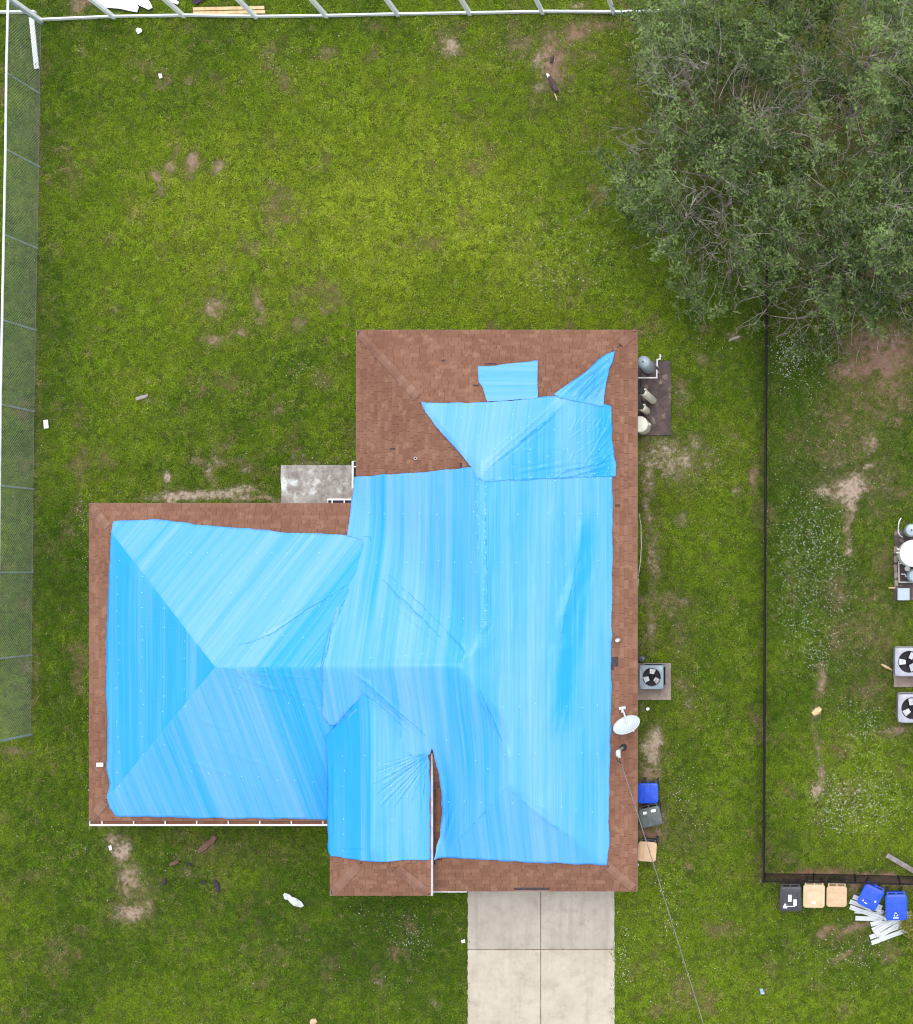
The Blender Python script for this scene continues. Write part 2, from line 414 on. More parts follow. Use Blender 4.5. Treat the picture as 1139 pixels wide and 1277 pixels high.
def rrect(w_, d_, r, n=5):
    pts = []
    for cx, cy, a0 in ((w_ / 2 - r, d_ / 2 - r, 0), (-w_ / 2 + r, d_ / 2 - r, 90), (-w_ / 2 + r, -d_ / 2 + r, 180), (w_ / 2 - r, -d_ / 2 + r, 270)):
        for i in range(n):
            a = R(a0 + 90 * i / (n - 1)); pts.append((cx + r * math.cos(a), cy + r * math.sin(a)))
    return pts

# ================================================================== ROOF DEFINITION
EZ, PITCH = 2.5, 0.45
def ex(px): return P(px, 0, EZ).x
def ey(py): return P(0, py, EZ).y
X_E = ex(794.5)
A_ = dict(x0=ex(112), x1=X_E, y0=ey(1023), y1=ey(628), e=EZ)
B_ = dict(x0=ex(445), x1=X_E, y0=ey(1023), y1=ey(412), e=EZ)
C_ = dict(x0=X_E - 7.2, x1=X_E, y0=ey(1111), y1=A_['y1'] - 1.0, e=EZ)
DZ = 3.52
D_ = dict(x0=P(412, 0, DZ).x, x1=P(537.5, 0, DZ).x, y0=P(0, 1116.5, DZ).y, y1=-2.0, e=DZ)
ABC = (A_, B_, C_)

def planes(b, x, y):
    return np.stack([b['e'] + PITCH * (x - b['x0']), b['e'] + PITCH * (b['x1'] - x),
                     b['e'] + PITCH * (y - b['y0']), b['e'] + PITCH * (b['y1'] - y)])
def block_h(b, x, y):
    p = planes(b, np.asarray(x, float), np.asarray(y, float))
    if b is D_: p = p[:3]
    return p.min(0)
def inside(b, x, y, m=1e-6):
    return (x >= b['x0'] - m) & (x <= b['x1'] + m) & (y >= b['y0'] - m) & (y <= b['y1'] + m)
def h_abc(x, y):
    return np.max(np.stack([np.where(inside(b, x, y), block_h(b, x, y), -9) for b in ABC]), 0)
def h_all(x, y):
    return np.maximum(h_abc(x, y), np.where(inside(D_, x, y), block_h(D_, x, y), -9))
def PR(px, py, d=True, dz=0.0):
    z = 3.2
    for _ in range(12):
        p = P(px, py, z)
        zz = float((h_all if d else h_abc)(np.array([p.x]), np.array([p.y]))[0])
        if zz < 0: zz = float(max(block_h(b, np.array([p.x]), np.array([p.y]))[0] for b in ABC))
        z = zz
    return P(px, py, z + dz)

# ================================================================== TARP OUTLINES (photo pixels on the roof)
TARPS = {
 'W': [(143, 650), (163, 649), (185, 648), (215, 650), (245, 654), (290, 658), (330, 661), (360, 664), (385, 664), (410, 666), (432, 667),
       (464, 669), (466, 700), (446, 780), (440, 870), (420, 905), (413, 930), (409.5, 1022), (360, 1021), (300, 1020.5), (220, 1019), (146, 1018), (138, 1007), (134, 992), (138, 976), (134, 960),
       (135, 940), (136, 900), (133, 860), (134, 800), (136, 760), (138, 700), (139, 668)],
 'M': [(443, 595), (480, 592), (520, 589.5), (560, 586), (588, 583), (604, 590), (680, 590), (764, 588), (765, 640), (764, 760), (763, 880), (761, 960), (760, 1060), (757, 1078),
       (690, 1076), (620, 1073), (580, 1070), (546, 1069), (550, 1045), (553, 1010), (553, 985), (547, 955), (541, 932), (538.5, 940), (520, 942), (500, 930), (470, 905), (440, 900), (413, 905),
       (404, 893), (403, 850), (410, 790), (424, 748), (440, 712), (452, 674), (434, 668), (437, 648), (440, 625)],
 'N': [(526, 501), (532, 503.5), (560, 503), (600, 502), (650, 499), (693, 494.5), (720, 498), (750, 503), (763, 507), (764, 540), (766, 570), (769.5, 580), (769, 594), (745, 595), (700, 597),
       (640, 599), (604, 601), (595, 596), (588, 583), (570, 560), (550, 538), (532, 515)],
 'P': [(455, 864), (480, 884), (505, 906), (528, 922), (537, 937), (537.3, 980), (537.3, 1040), (537, 1071), (505, 1072), (480, 1074), (445, 1071), (425, 1068), (415, 1066), (411.8, 1063), (410, 1056), (410, 1044), (409, 1015), (410, 960), (411, 918), (432, 893)],
 'R': [(597, 457), (612, 456.5), (630, 454), (671, 450), (671.5, 470), (671, 497.5), (640, 499.5), (608, 501.5), (605, 490), (602, 482), (597.5, 477)],
 'F': [(691, 492), (712, 477), (735, 461), (746, 449), (757, 441), (768, 438), (766, 450), (761, 460), (757, 478), (753, 507), (735, 504), (714, 500), (699, 497)],
}
TW = {}
for k, pl in TARPS.items():
    TW[k] = [PR(px, py, d=(k in 'P')) if k == 'P' else PR(px, py, d=False) for px, py in pl]
# the porch sheet reaches a little past its eave, at eave height
TW['P'] = [P(px, py, DZ - 0.05) if px < 418 and py > 912 else (P(537.2, py, DZ) if px > 536.5 else p) for (px, py), p in zip(TARPS['P'], TW['P'])]
def tarp_cover(x, y, margin):
    c = np.zeros(np.shape(x), bool)
    for k in TW:
        i = inpoly(TW[k], x, y)
        c |= i & (polydist(TW[k], x, y) > margin)
    return c

# ================================================================== GROUND FIELDS
# (px, py, rx, ry, angle, strength, pale)
BLOBS = [
 (250, 619, 58, 7, 0, 1.1, .9), (300, 612, 24, 8, -8, .8, .9), (262, 592, 6, 20, -28, .75, .8), (243, 577, 9, 6, 0, .7, .5), (206, 597, 6, 9, 0, .9, .95), (325, 621, 40, 5, 0, .9, .35),
 (392, 576, 14, 4, 0, .6, .6), (420, 574, 10, 4, 0, .6, .6),
 (196, 216, 7, 8, 0, .9, .25), (212, 205, 7, 11, 0, .85, .25), (240, 202, 8, 13, 15, .9, .25), (272, 207, 9, 9, 20, .9, .3), (218, 184, 4, 7, 0, .7, .2),
 (270, 382, 13, 16, 25, .75, .35), (322, 376, 8, 16, -15, .75, .35), (266, 424, 14, 8, 0, .8, .3), (300, 416, 12, 7, 0, .8, .3), (323, 400, 9, 9, 0, .55, .3), (373, 401, 11, 9, -20, .75, .35), (240, 384, 6, 5, 0, .6, .3),
 (346, 512, 10, 5, -25, .75, .4), (322, 520, 5, 4, 0, .6, .3), (282, 556, 7, 6, 0, .55, .4), (366, 545, 5, 5, 0, .6, .3), (280, 338, 12, 6, 0, .5, .3), (176, 496, 9, 4, 20, .7, .8),
 (152, 470, 5, 4, 0, .5, .5), (110, 440, 6, 4, 0, .5, .4), (143, 385, 6, 5, 0, .55, .4), (70, 512, 6, 9, 0, .5, .2), (340, 300, 8, 5, 0, .45, .3),
 (562, 60, 12, 15, -35, .85, .75), (410, 62, 8, 5, 0, .6, .6), (468, 68, 7, 5, 0, .5, .6), (650, 50, 26, 16, 0, .55, .2), (690, 75, 16, 40, -10, .85, .15), (675, 108, 12, 8, 0, .7, .7), (674, 75, 8, 12, 0, .75, .8),
 (718, 45, 26, 16, -20, .8, .1), (745, 30, 30, 12, 0, .7, .15), (770, 90, 12, 10, 0, .5, .3), (737, 72, 16, 10, 0, .5, .1), (785, 105, 8, 8, 0, .5, .3), (675, 280, 5, 10, 0, .5, .35), (600, 150, 8, 8, 0, .3, .3),
 (540, 205, 8, 8, 0, .35, .3), (340, 62, 12, 8, 0, .5, .4), (180, 80, 22, 12, 0, .35, .3), (100, 5, 14, 10, -30, .8, .3), (720, 6, 16, 5, 0, .7, .8),
 (835, 572, 44, 26, 15, .68, .85), (810, 596, 9, 26, 0, .8, .85), (868, 552, 12, 12, 0, .6, .85), (808, 640, 6, 40, 0, .65, .6), (815, 700, 9, 55, 0, .6, .6), (812, 780, 8, 30, 0, .65, .6), (850, 790, 14, 30, 0, .35, .4), (860, 880, 12, 22, 0, .45, .45),
 (812, 936, 15, 24, 10, 1.0, .9), (812, 965, 12, 12, 0, .9, .3), (805, 1010, 22, 30, 0, .9, .1), (808, 1040, 24, 14, 0, .9, .15), (830, 1018, 8, 14, 0, .7, .6), (856, 1081, 6, 5, 0, .7, .05), (878, 452, 6, 8, 0, .8, .8), (850, 1040, 30, 30, 0, .3, .2),
 (915, 420, 9, 4, 25, .8, .9), (800, 885, 6, 8, 0, .6, .5),
 (137, 1046, 8, 14, 0, .75, .6), (150, 1060, 13, 20, 10, .9, .75), (158, 1095, 16, 24, 0, .75, .5), (165, 1135, 25, 12, 0, .85, .7), (185, 1128, 8, 10, 0, .7, .7), (230, 1045, 30, 6, 0, .4, .2), (140, 1140, 6, 8, 0, .7, .8), (172, 1112, 26, 26, 0, .45, .2),
 (262, 1062, 26, 16, 0, .4, .2), (470, 1228, 6, 10, -30, .6, .3), (540, 1250, 7, 6, 20, .6, .4), (320, 1060, 50, 16, 0, .25, .2), (340, 1190, 20, 14, 0, .3, .3),
 (1100, 440, 46, 36, 20, .95, .12), (1085, 500, 50, 40, 0, .50, .1), (1040, 560, 50, 40, 0, .42, .1), (1090, 600, 40, 40, 0, .42, .15), (900, 150, 110, 90, 0, .45, 0), (1050, 120, 120, 120, 0, .45, 0), (1060, 330, 80, 60, 0, .55, .05), (1110, 480, 40, 40, 0, .6, .1), (1050, 520, 40, 30, 0, .5, .15), (1085, 780, 40, 60, 0, .38, .1), (1070, 462, 30, 14, -10, .9, .12), (1122, 430, 22, 30, 0, .8, .1), (1050, 462, 16, 8, 0, .7, .3), (1100, 480, 12, 18, 0, .85, .15), (1125, 500, 18, 14, 0, .6, .2), (1085, 520, 30, 14, 0, .4, .1),
 (1060, 607, 27, 18, 0, 1.05, .95), (1028, 610, 16, 10, -10, .8, .75), (1063, 630, 8, 18, 0, .8, .7), (1085, 552, 12, 16, 20, .7, .8), (1082, 580, 10, 7, 0, .8, .8), (1098, 520, 6, 10, 0, .7, .7), (1045, 575, 16, 8, 0, .6, .5), (1120, 525, 16, 10, 0, .5, .5), (1030, 535, 16, 10, 0, .45, .1), (1115, 615, 22, 8, 10, .5, .2),
 (1057, 660, 7, 26, 0, .75, .45), (1058, 688, 6, 7, 0, .9, .9), (1045, 740, 14, 28, 0, .5, .2), (1045, 795, 18, 22, 0, .5, .15), (1026, 850, 6, 24, 8, .75, .35), (1020, 885, 6, 10, 0, .85, .6), (1018, 925, 4, 30, 0, .7, .3), (1022, 968, 6, 14, 0, .8, .6), (1017, 986, 7, 9, 0, 1.0, .9), (1085, 860, 26, 18, 0, .5, .1), (1100, 700, 14, 22, 0, .5, .15), (1090, 745, 16, 18, 0, .4, .15), (1120, 910, 20, 9, 0, .75, .3), (1095, 640, 16, 8, 0, .4, .3),
 (945, 600, 6, 20, 0, .75, .15), (952, 560, 4, 30, 0, .5, .1), (1010, 1090, 60, 7, 0, 1.0, 0), (1100, 1098, 60, 9, 3, 1.0, .1), (1065, 1106, 8, 14, 0, .9, .4), (1060, 1160, 6, 28, 55, .95, .2), (1030, 1165, 6, 16, 55, .95, .15), (1052, 1194, 5, 16, 55, .85, .2), (1110, 1190, 18, 10, 0, .55, .2), (1042, 1160, 5, 8, 0, .6, .1), (960, 1210, 12, 14, 0, .4, .2), (1060, 985, 14, 8, 0, .4, .2), (985, 1070, 14, 12, 0, .4, .1),
 (1100, 340, 60, 40, 0, .5, .1), (50, 180, 5, 140, 0, .45, .15), (46, 500, 4, 200, 0, .45, .2), (42, 850, 4, 70, 0, .5, .2), (20, 940, 20, 8, 0, .6, .1), (60, 560, 6, 30, 0, .25, .1),
]
TONE = [  # px, py, rx, ry, delta : yellower, paler and darker areas of the sward
 (520, 300, 300, 130, .22), (650, 330, 180, 60, .12), (300, 250, 200, 160, .08), (200, 480, 90, 130, .12), (480, 170, 200, 110, .05), (60, 350, 35, 500, -.16), (80, 800, 40, 250, -.22), (20, 600, 24, 500, -.12),
 (850, 730, 70, 200, -.12), (910, 640, 30, 160, .08), (870, 460, 60, 60, -.10), (920, 1000, 40, 220, -.05), (1000, 750, 60, 220, -.18), (1085, 820, 50, 150, -.12), (1065, 1000, 90, 90, .26), (1080, 560, 90, 100, -.22), (1000, 480, 50, 60, -.2), (980, 620, 50, 60, -.14),
 (270, 1070, 220, 60, -.20), (300, 1180, 220, 90, -.26), (480, 1180, 110, 60, -.26), (560, 1180, 30, 60, -.12), (60, 1130, 70, 150, -.06), (40, 1260, 60, 30, -.15), (950, 1240, 160, 50, .14), (840, 1200, 60, 70, .0), (700, 200, 90, 90, .06), (620, 180, 60, 60, -.04), (400, 40, 360, 25, -.12), (820, 380, 60, 60, .1), (880, 390, 60, 30, -.06), (900, 200, 160, 160, -.15), (1060, 250, 140, 160, -.2), (540, 390, 60, 14, .08), (90, 120, 40, 60, -.05), (800, 600, 20, 200, -.06),
]
def fields(x, y):
    px = NX + x * F / H; py = NY - y * F / H
    wx = px + (fbm(x * 1.3, y * 1.3, 5) - .5) * 16; wy = py + (fbm(x * 1.3, y * 1.3, 9) - .5) * 16
    d = np.zeros_like(px); pw = np.zeros_like(px); ps = np.zeros_like(px)
    for bx, by, rx, ry, an, st, pl in BLOBS:
        k = max(rx, ry) * 2.2 + 14
        msk = (abs(px - bx) < k) & (abs(py - by) < k)
        if not msk.any(): continue
        c, s_ = math.cos(R(an)), math.sin(R(an))
        dx = wx[msk] - bx; dy = wy[msk] - by
        u = (dx * c + dy * s_) / rx; v = (-dx * s_ + dy * c) / ry
        g = st * np.exp(-(u * u + v * v) * 0.75)
        d[msk] = np.maximum(d[msk], g); pw[msk] += g * pl; ps[msk] += g
    pale = pw / np.maximum(ps, 1e-4)
    n1 = fbm(x * 0.16, y * 0.16, 21, 4); n2 = fbm(x * 0.7, y * 0.7, 33, 4); n3 = fbm(x * 2.6, y * 2.6, 47, 3)
    t = 0.42 + (n1 - .5) * 0.60 + (n2 - .5) * 0.42 + (n3 - .5) * .25
    for bx, by, rx, ry, dl in TONE:
        t = t + dl * np.exp(-(((px - bx) / rx) ** 2 + ((py - by) / ry) ** 2) * 0.8)
    # many small thin spots in the sward
    thin = smooth(0.60, 0.80, fbm(x * 1.1 + 40, y * 1.1, 61, 4)) * 0.6
    d = np.maximum(d, thin * 0.75)
    return d, np.clip(pale, 0, 1), np.clip(t, 0, 1)

# fine grid in view, a few long cells out to the horizon: one sheet
gx = np.concatenate([[-400, -120, -60, -36], np.arange(-30, 6.01, 0.13), [12, 40, 120, 400]])
gy = np.concatenate([[-400, -120, -60, -26], np.arange(-17, 21.01, 0.13), [28, 60, 120, 400]])
GX, GY = np.meshgrid(gx, gy)
gd, gp, gt = fields(GX.ravel(), GY.ravel())
gz = (fbm(GX * 0.5, GY * 0.5, 3) - 0.5).ravel() * 0.05 - 0.02
iy, ix = np.meshgrid(np.arange(len(gy) - 1), np.arange(len(gx) - 1), indexing='ij')
q = (iy * len(gx) + ix).ravel()
ground = npmesh('ground', np.stack([GX.ravel(), GY.ravel(), gz], 1), np.stack([q, q + 1, q + 1 + len(gx), q + len(gx)], 1), M['ground'], smooth_=True,
                attrs={'dirt': ('POINT', gd), 'pale': ('POINT', gp), 'tone': ('POINT', gt)})
ground['kind'] = 'structure'

# ================================================================== HARD SURFACES
def pxrect(x0, y0, x1, y1, z=0.0):
    a = P(x0, y1, z); b = P(x1, y0, z); return a.x, a.y, b.x, b.y
def slab(x0, y0, x1, y1, z0, z1, jag=0.02, step=0.16, jl=True, jr=True):
    pts = []
    def edge(ax, ay, bx, by, j):
        L = math.hypot(bx - ax, by - ay); n = max(1, int(L / step))
        for i in range(n):
            t = i / n; nx, ny = (by - ay) / L, -(bx - ax) / L
            k = (random.random() - .5) * 2 * j if i else 0
            pts.append((ax + (bx - ax) * t + nx * k, ay + (by - ay) * t + ny * k))
    edge(x0, y0, x1, y0, 0.003); edge(x1, y0, x1, y1, jag if jr else .003); edge(x1, y1, x0, y1, 0.003); edge(x0, y1, x0, y0, jag if jl else .003)
    m = MB(); m.prism(pts, z0, z1); return m
drive = bpy.data.objects.new('driveway', None); COL.objects.link(drive); drive['kind'] = 'structure'
zt = 0.06
xj = P(674.5, 0, zt).x; yj = P(0, 1184, zt).y; dx0 = P(583.5, 0, zt).x; dx1 = P(766.5, 0, zt).x; yS = P(0, 1390, zt).y
yN = C_['y0'] + 0.53; yj2 = yj - 3.6
for (a, b, jl, jr) in ((dx0, xj - .012, True, False), (xj + .012, dx1, False, True)):
    for (c, d) in ((yj + .012, yN), (yj2 + .018, yj - .012), (yS, yj2 - .018)):
        slab(a, c, b, d, -0.06, zt + random.uniform(-.006, .006), 0.014, 0.09, jl, jr).build('slab', M['drive_grimy' if d == yN else 'drive'], drive)
m = MB(); m.box2((dx0 + .05, yS + .05, -.07), (dx1 - .05, yN - .05, zt - .03)); m.build('joint_soil', M['bark_chunk'], drive)

pat = pxrect(350.5, 580, 446, 640, .08)
o = slab(*pat, -.05, .085, 0.015, .2).build('patio_slab', M['patio'], bevel=.012); o['kind'] = 'structure'
eqp = pxrect(780, 450, 837, 543, .06)
o = slab(*eqp, -.05, .07, 0.02, .2).build('equipment_slab', M['pad'], bevel=.02); o['kind'] = 'structure'
acp = pxrect(780, 827, 837, 873, .06)
o = slab(*acp, -.05, .075, 0.012, .2).build('condenser_slab', M['pad_tan'], bevel=.015); o['kind'] = 'structure'
nep = pxrect(1115, 660, 1170, 748, .05)
o = slab(*nep, -.05, .05, 0.02, .2).build('neighbour_equipment_slab', M['pad'], bevel=.02); o['kind'] = 'structure'
nap = pxrect(1114.5, 825, 1170, 857, .05)
o = slab(*nap, -.05, .06, 0.02, .2).build('neighbour_condenser_slab', M['pad_tan'], bevel=.02); o['kind'] = 'structure'

# ================================================================== HOUSE
house = thing('house', 'long single-storey house with brown shingled hip roof under blue sheeting', 'house', (0, 0, 0))
INS = 0.5
a, b, c, d = A_, B_, C_, D_
outline = [(b['x0'], b['y1']), (X_E, b['y1']), (X_E, c['y0']), (c['x0'], c['y0']), (c['x0'], a['y0']), (a['x0'], a['y0']), (a['x0'], a['y1']), (b['x0'], a['y1'])]
wall_poly = [(b['x0'] + INS, b['y1'] - INS), (X_E - INS, b['y1'] - INS), (X_E - INS, c['y0'] + INS), (c['x0'] + INS, c['y0'] + INS), (c['x0'] + INS, a['y0'] + INS), (a['x0'] + INS, a['y0'] + INS), (a['x0'] + INS, a['y1'] - INS), (b['x0'] + INS, a['y1'] - INS)]
MB().prism(wall_poly[::-1], -0.1, 2.42).build('wall', M['wall'], house)
MB().box2((d['x0'] + .35, d['y0'] + .4, -0.1), (d['x1'] - .35, a['y0'] + INS - .02, DZ - .08)).build('porch_wall', M['wall'], house)
def opening(name, mat, x0, z0, x1, z1, yc, ax='y', fr=True):
    m = MB()
    if ax == 'y': m.box2((x0, yc - .02, z0), (x1, yc + .02, z1))
    else: m.box2((yc - .02, x0, z0), (yc + .02, x1, z1))
    o = m.build(name, mat, house)
    if fr:
        f = MB(); t = .06; e = .035
        for (p, q_, r_, s_) in ((x0 - t, z0 - t, x0, z1 + t), (x1, z0 - t, x1 + t, z1 + t), (x0, z0 - t, x1, z0), (x0, z1, x1, z1 + t)):
            if ax == 'y': f.box2((p, yc - e, q_), (r_, yc + e, s_))
            else: f.box2((yc - e, p, q_), (yc + e, r_, s_))
        f.build('frame', M['white_metal'], o)
    return o
opening('garage_door', M['white_metal'], dx0 + .25, .05, dx1 - .25, 2.2, c['y0'] + INS - .02)
opening('front_door', M['fascia'], -14.0, .05, -13.05, 2.1, d['y0'] + .38)
for x in (-21, -18.2): opening('window', M['glass'], x, .9, x + 1.5, 2.1, a['y0'] + INS - .02)
for x in (-20.8, -18): opening('window', M['glass'], x, .9, x + 1.3, 2.1, a['y1'] - INS + .02)
for x in (-12.6, -9.6): opening('window', M['glass'], x, .9, x + 1.4, 2.1, b['y1'] - INS + .02)
for y in (1.2, -6.6): opening('window', M['glass'], y, .9, y + 1.2, 2.1, X_E - INS + .02, 'x')
opening('window', M['glass'], -3.6, .9, -2.1, 2.1, a['x0'] + INS - .02, 'x')
opening('back_door', M['glass'], 3.0, .1, 4.6, 2.1, b['x0'] + INS - .02, 'x')
# soffit, fascia
MB().prism([(x, y) for x, y in outline][::-1], 2.425, 2.445).build('soffit', M['white_metal'], house)
m = MB()
n_o = len(outline)
for i in range(n_o):
    p, q_ = Vector((*outline[i], 0)), Vector((*outline[(i + 1) % n_o], 0)); dd = (q_ - p).normalized()
    nn = Vector((dd.y, -dd.x, 0)) * -1
    c0 = (p + q_) / 2 + nn * -0.0
    L = (q_ - p).length
    ang = math.atan2(dd.y, dd.x)
    m.box((c0.x, c0.y, 2.455), (L + .02, 0.035, 0.10), Matrix.Rotation(ang, 3, 'Z'))
m.build('fascia', M['fascia'], house)
MB().box2((d['x0'], d['y0'], DZ - .065), (d['x1'], a['y0'] + 1.6, DZ - .045)).build('porch_soffit', M['white_metal'], house)
m = MB()
m.box2((d['x0'] - .015, d['y0'] - .015, DZ - .12), (d['x1'] + .015, d['y0'] + .015, DZ - .005))
m.box2((d['x0'] - .015, d['y0'] + .016, DZ - .12), (d['x0'] + .015, a['y0'] + 2.4, DZ - .005))
m.box2((d['x1'] - .015, d['y0'] + .016, DZ - .12), (d['x1'] + .015, a['y0'] + 2.2, DZ - .005))
m.build('porch_fascia', M['fascia'], house)
# roof deck as a height field with the eaves and ridges on grid lines
def hgrid(xs, ys, hf, keep, dz):
    X, Y = np.meshgrid(xs, ys); Z = hf(X, Y) + dz
    ii, jj = np.meshgrid(np.arange(len(ys) - 1), np.arange(len(xs) - 1), indexing='ij')
    q0 = (ii * len(xs) + jj).ravel()
    cx = (X[:-1, :-1] + X[1:, 1:]).ravel() / 2; cy = (Y[:-1, :-1] + Y[1:, 1:]).ravel() / 2
    k = keep(cx, cy); q0 = q0[k]
    return np.stack([X.ravel(), Y.ravel(), Z.ravel()], 1), np.stack([q0, q0 + 1, q0 + 1 + len(xs), q0 + len(xs)], 1)
def lines(lo, hi, step, extra):
    v = np.concatenate([np.arange(lo, hi, step), [hi], [e for e in extra if lo < e < hi]])
    v = np.unique(np.round(v, 5)); return v
xs = lines(a['x0'], X_E, 0.1, [b['x0'], c['x0']]); ys = lines(c['y0'], b['y1'], 0.1, [a['y0'], a['y1']])
fp = lambda x, y: inside(A_, x, y) | inside(B_, x, y) | inside(C_, x, y)
hsafe = lambda X, Y: np.where(fp(X, Y), h_abc(X, Y), EZ)
vv, ff = hgrid(xs, ys, hsafe, fp, -0.03)
used, inv = np.unique(ff.ravel(), return_inverse=True)
roof = npmesh('roof', vv[used], inv.reshape(ff.shape), M['deck'], house)
xs = lines(d['x0'], d['x1'], 0.08, []); ys = lines(d['y0'], d['y1'], 0.08, [])
vv, ff = hgrid(xs, ys, lambda X, Y: block_h(D_, X, Y), lambda x, y: block_h(D_, x, y) > h_abc(x, y) - 0.25, -0.03)
used, inv = np.unique(ff.ravel(), return_inverse=True)
proof = npmesh('porch_roof', vv[used], inv.reshape(ff.shape), M['deck'], house)

# ---- shingles: one wedge-shaped tab each
EXPO = 0.143; SL = math.atan(PITCH); CS, SN = math.cos(SL), math.sin(SL)
dirs = {'W': ((1, 0), lambda b: (b['x0'], None)), 'E': ((-1, 0), None), 'S': ((0, 1), None), 'N': ((0, -1), None)}
holes = [PR(766, 823), PR(663, 1108), PR(574, 578)]
tabs = []
for bi, blk in enumerate((A_, B_, C_, D_)):
    for dn, (ux, uy) in (('W', (1, 0)), ('E', (-1, 0)), ('S', (0, 1)), ('N', (0, -1))):
        if blk is D_ and dn == 'N': continue
        lo, hi = (blk['y0'], blk['y1']) if ux else (blk['x0'], blk['x1'])
        half = (blk['x1'] - blk['x0']) / 2 if ux else (blk['y1'] - blk['y0']) / 2
        nrow = int(half / (EXPO * CS))
        for r in range(nrow):
            dist = (r + .5) * EXPO * CS
            t = lo + random.uniform(-.3, 0)
            while t < hi:
                wd = random.choice((.30, .30, .25, .34, .2)); tc = t + wd / 2; t += wd
                if ux: x = blk['x0'] + dist if ux > 0 else blk['x1'] - dist; y = tc
                else: x = tc; y = blk['y0'] + dist if uy > 0 else blk['y1'] - dist
                tabs.append((x, y, ux, uy, wd, bi, r))
T = np.array(tabs, float)
own = np.array([EZ, EZ, EZ, DZ])[T[:, 5].astype(int)] + PITCH * (T[:, 6] + .5) * EXPO * CS
hA = h_abc(T[:, 0], T[:, 1]); inD = inside(D_, T[:, 0], T[:, 1]); hD = np.where(inD, block_h(D_, T[:, 0], T[:, 1]), -9)
isD = T[:, 5] == 3
ok = np.where(isD, (abs(hD - own) < .012) & (hD > hA - 0.1), (abs(hA - own) < .012) & fp(T[:, 0], T[:, 1]) & ~(inD & (T[:, 0] > D_['x0'] + .5) & (T[:, 0] < D_['x1'] - .4)))
# east slopes of the three wings share one plane: keep one owner
for bi, blk in ((1, A_), (2, A_), (2, B_)):
    dup = (T[:, 5] == bi) & (T[:, 2] < 0) & inside(blk, T[:, 0], T[:, 1]) & (abs(block_h(blk, T[:, 0], T[:, 1]) - own) < .012)
    ok &= ~dup
cov = np.zeros(len(T), bool)
for k in TW:
    ins = inpoly(TW[k], T[:, 0], T[:, 1]) & (polydist(TW[k], T[:, 0], T[:, 1]) > .35)
    cov |= (ins & (isD if k == 'P' else ~isD)) if k in 'P' else (ins & ~isD)
ok &= ~cov
for (hc, hw, hh) in ((holes[0], .10, .23), (holes[1], .52, .075), (holes[2], .06, .16)):
    ok &= ~((abs(T[:, 0] - hc.x) < hw) & (abs(T[:, 1] - hc.y) < hh))
T = T[ok]; own = own[ok]
def on_plane(xq, yq):
    isd = T[:, 5] == 3
    ha = np.where(isd, np.where(inside(D_, xq, yq), block_h(D_, xq, yq), -9), np.where(fp(xq, yq), h_abc(xq, yq), -9))
    return abs(ha - own) < .006
tx, ty = -T[:, 3], T[:, 2]                      # along the course
ext = []
for sg in (-1, 1):
    best = np.zeros(len(T)); still = np.ones(len(T), bool)
    for fr in (.2, .4, .6, .8, 1.0):
        q2 = fr * T[:, 4] / 2 * sg
        still &= on_plane(T[:, 0] + tx * q2, T[:, 1] + ty * q2); best[still] = fr
    ext.append(best * T[:, 4] / 2)
clipped = (ext[0] + ext[1]) < T[:, 4] - 1e-6
sh_ = (ext[1] - ext[0]) / 2
T[:, 0] += tx * sh_; T[:, 1] += ty * sh_; T[:, 4] = np.maximum(ext[0] + ext[1], .03)
def tab_frame(row):
    x, y, ux, uy = row[:4]
    s_ = Vector((ux * CS, uy * CS, SN)); t_ = Vector((-uy, ux, 0)) * -1
    n_ = t_.cross(s_)
    if n_.z < 0: t_ = -t_; n_ = -n_
    return s_, t_, n_
def tab_verts(wd, j):
    # s from -EXPO/2 (butt) up to EXPO/2+.03 ; butt edge thicker
    h2 = wd / 2 - .0035; b0 = -EXPO / 2 - j; b1 = EXPO / 2 + .03
    return [(-h2, b0, -.010), (h2, b0, -.010), (h2, b1, -.016), (-h2, b1, -.016), (-h2, b0, .016), (h2, b0, .016), (h2, b1, -.003), (-h2, b1, -.003)]
TF = [(4, 5, 6, 7), (0, 1, 5, 4), (1, 2, 6, 5), (3, 0, 4, 7), (2, 3, 7, 6)]
order = np.argsort(-own)
single = set([i for i in order.tolist() if not clipped[i]][:300])
sv_, sf_, st_ = [], [], []
unit = {}
for wd in (.30, .25, .34, .2):
    me = bpy.data.meshes.new('shingle'); me.from_pydata(tab_verts(wd, 0.003), [], TF); me.materials.append(M['shingle']); unit[wd] = me
for i, row in enumerate(T):
    s_, t_, n_ = tab_frame(row)
    c0 = Vector((row[0], row[1], own[i]))
    if i in single:
        o = bpy.data.objects.new('shingle', unit[round(float(row[4]), 2)]); COL.objects.link(o)
        o.parent = proof if row[5] == 3 else roof
        mt = Matrix((t_, s_, n_)).transposed().to_4x4(); mt.translation = c0; o.matrix_local = mt
    else:
        base = len(sv_)
        for (p, q_, r_) in tab_verts(row[4], random.uniform(0, .007)):
            sv_.append(c0 + t_ * p + s_ * q_ + n_ * r_)
        sf_ += [tuple(k + base for k in f) for f in TF]; tn = random.random(); st_ += [tn] * 5
o = npmesh('shingles_remaining', [tuple(p) for p in sv_], sf_, M['shingle'], roof, attrs={'tint': ('FACE', st_)})
o.name = 'shingle_field'; o['kind'] = 'stuff'

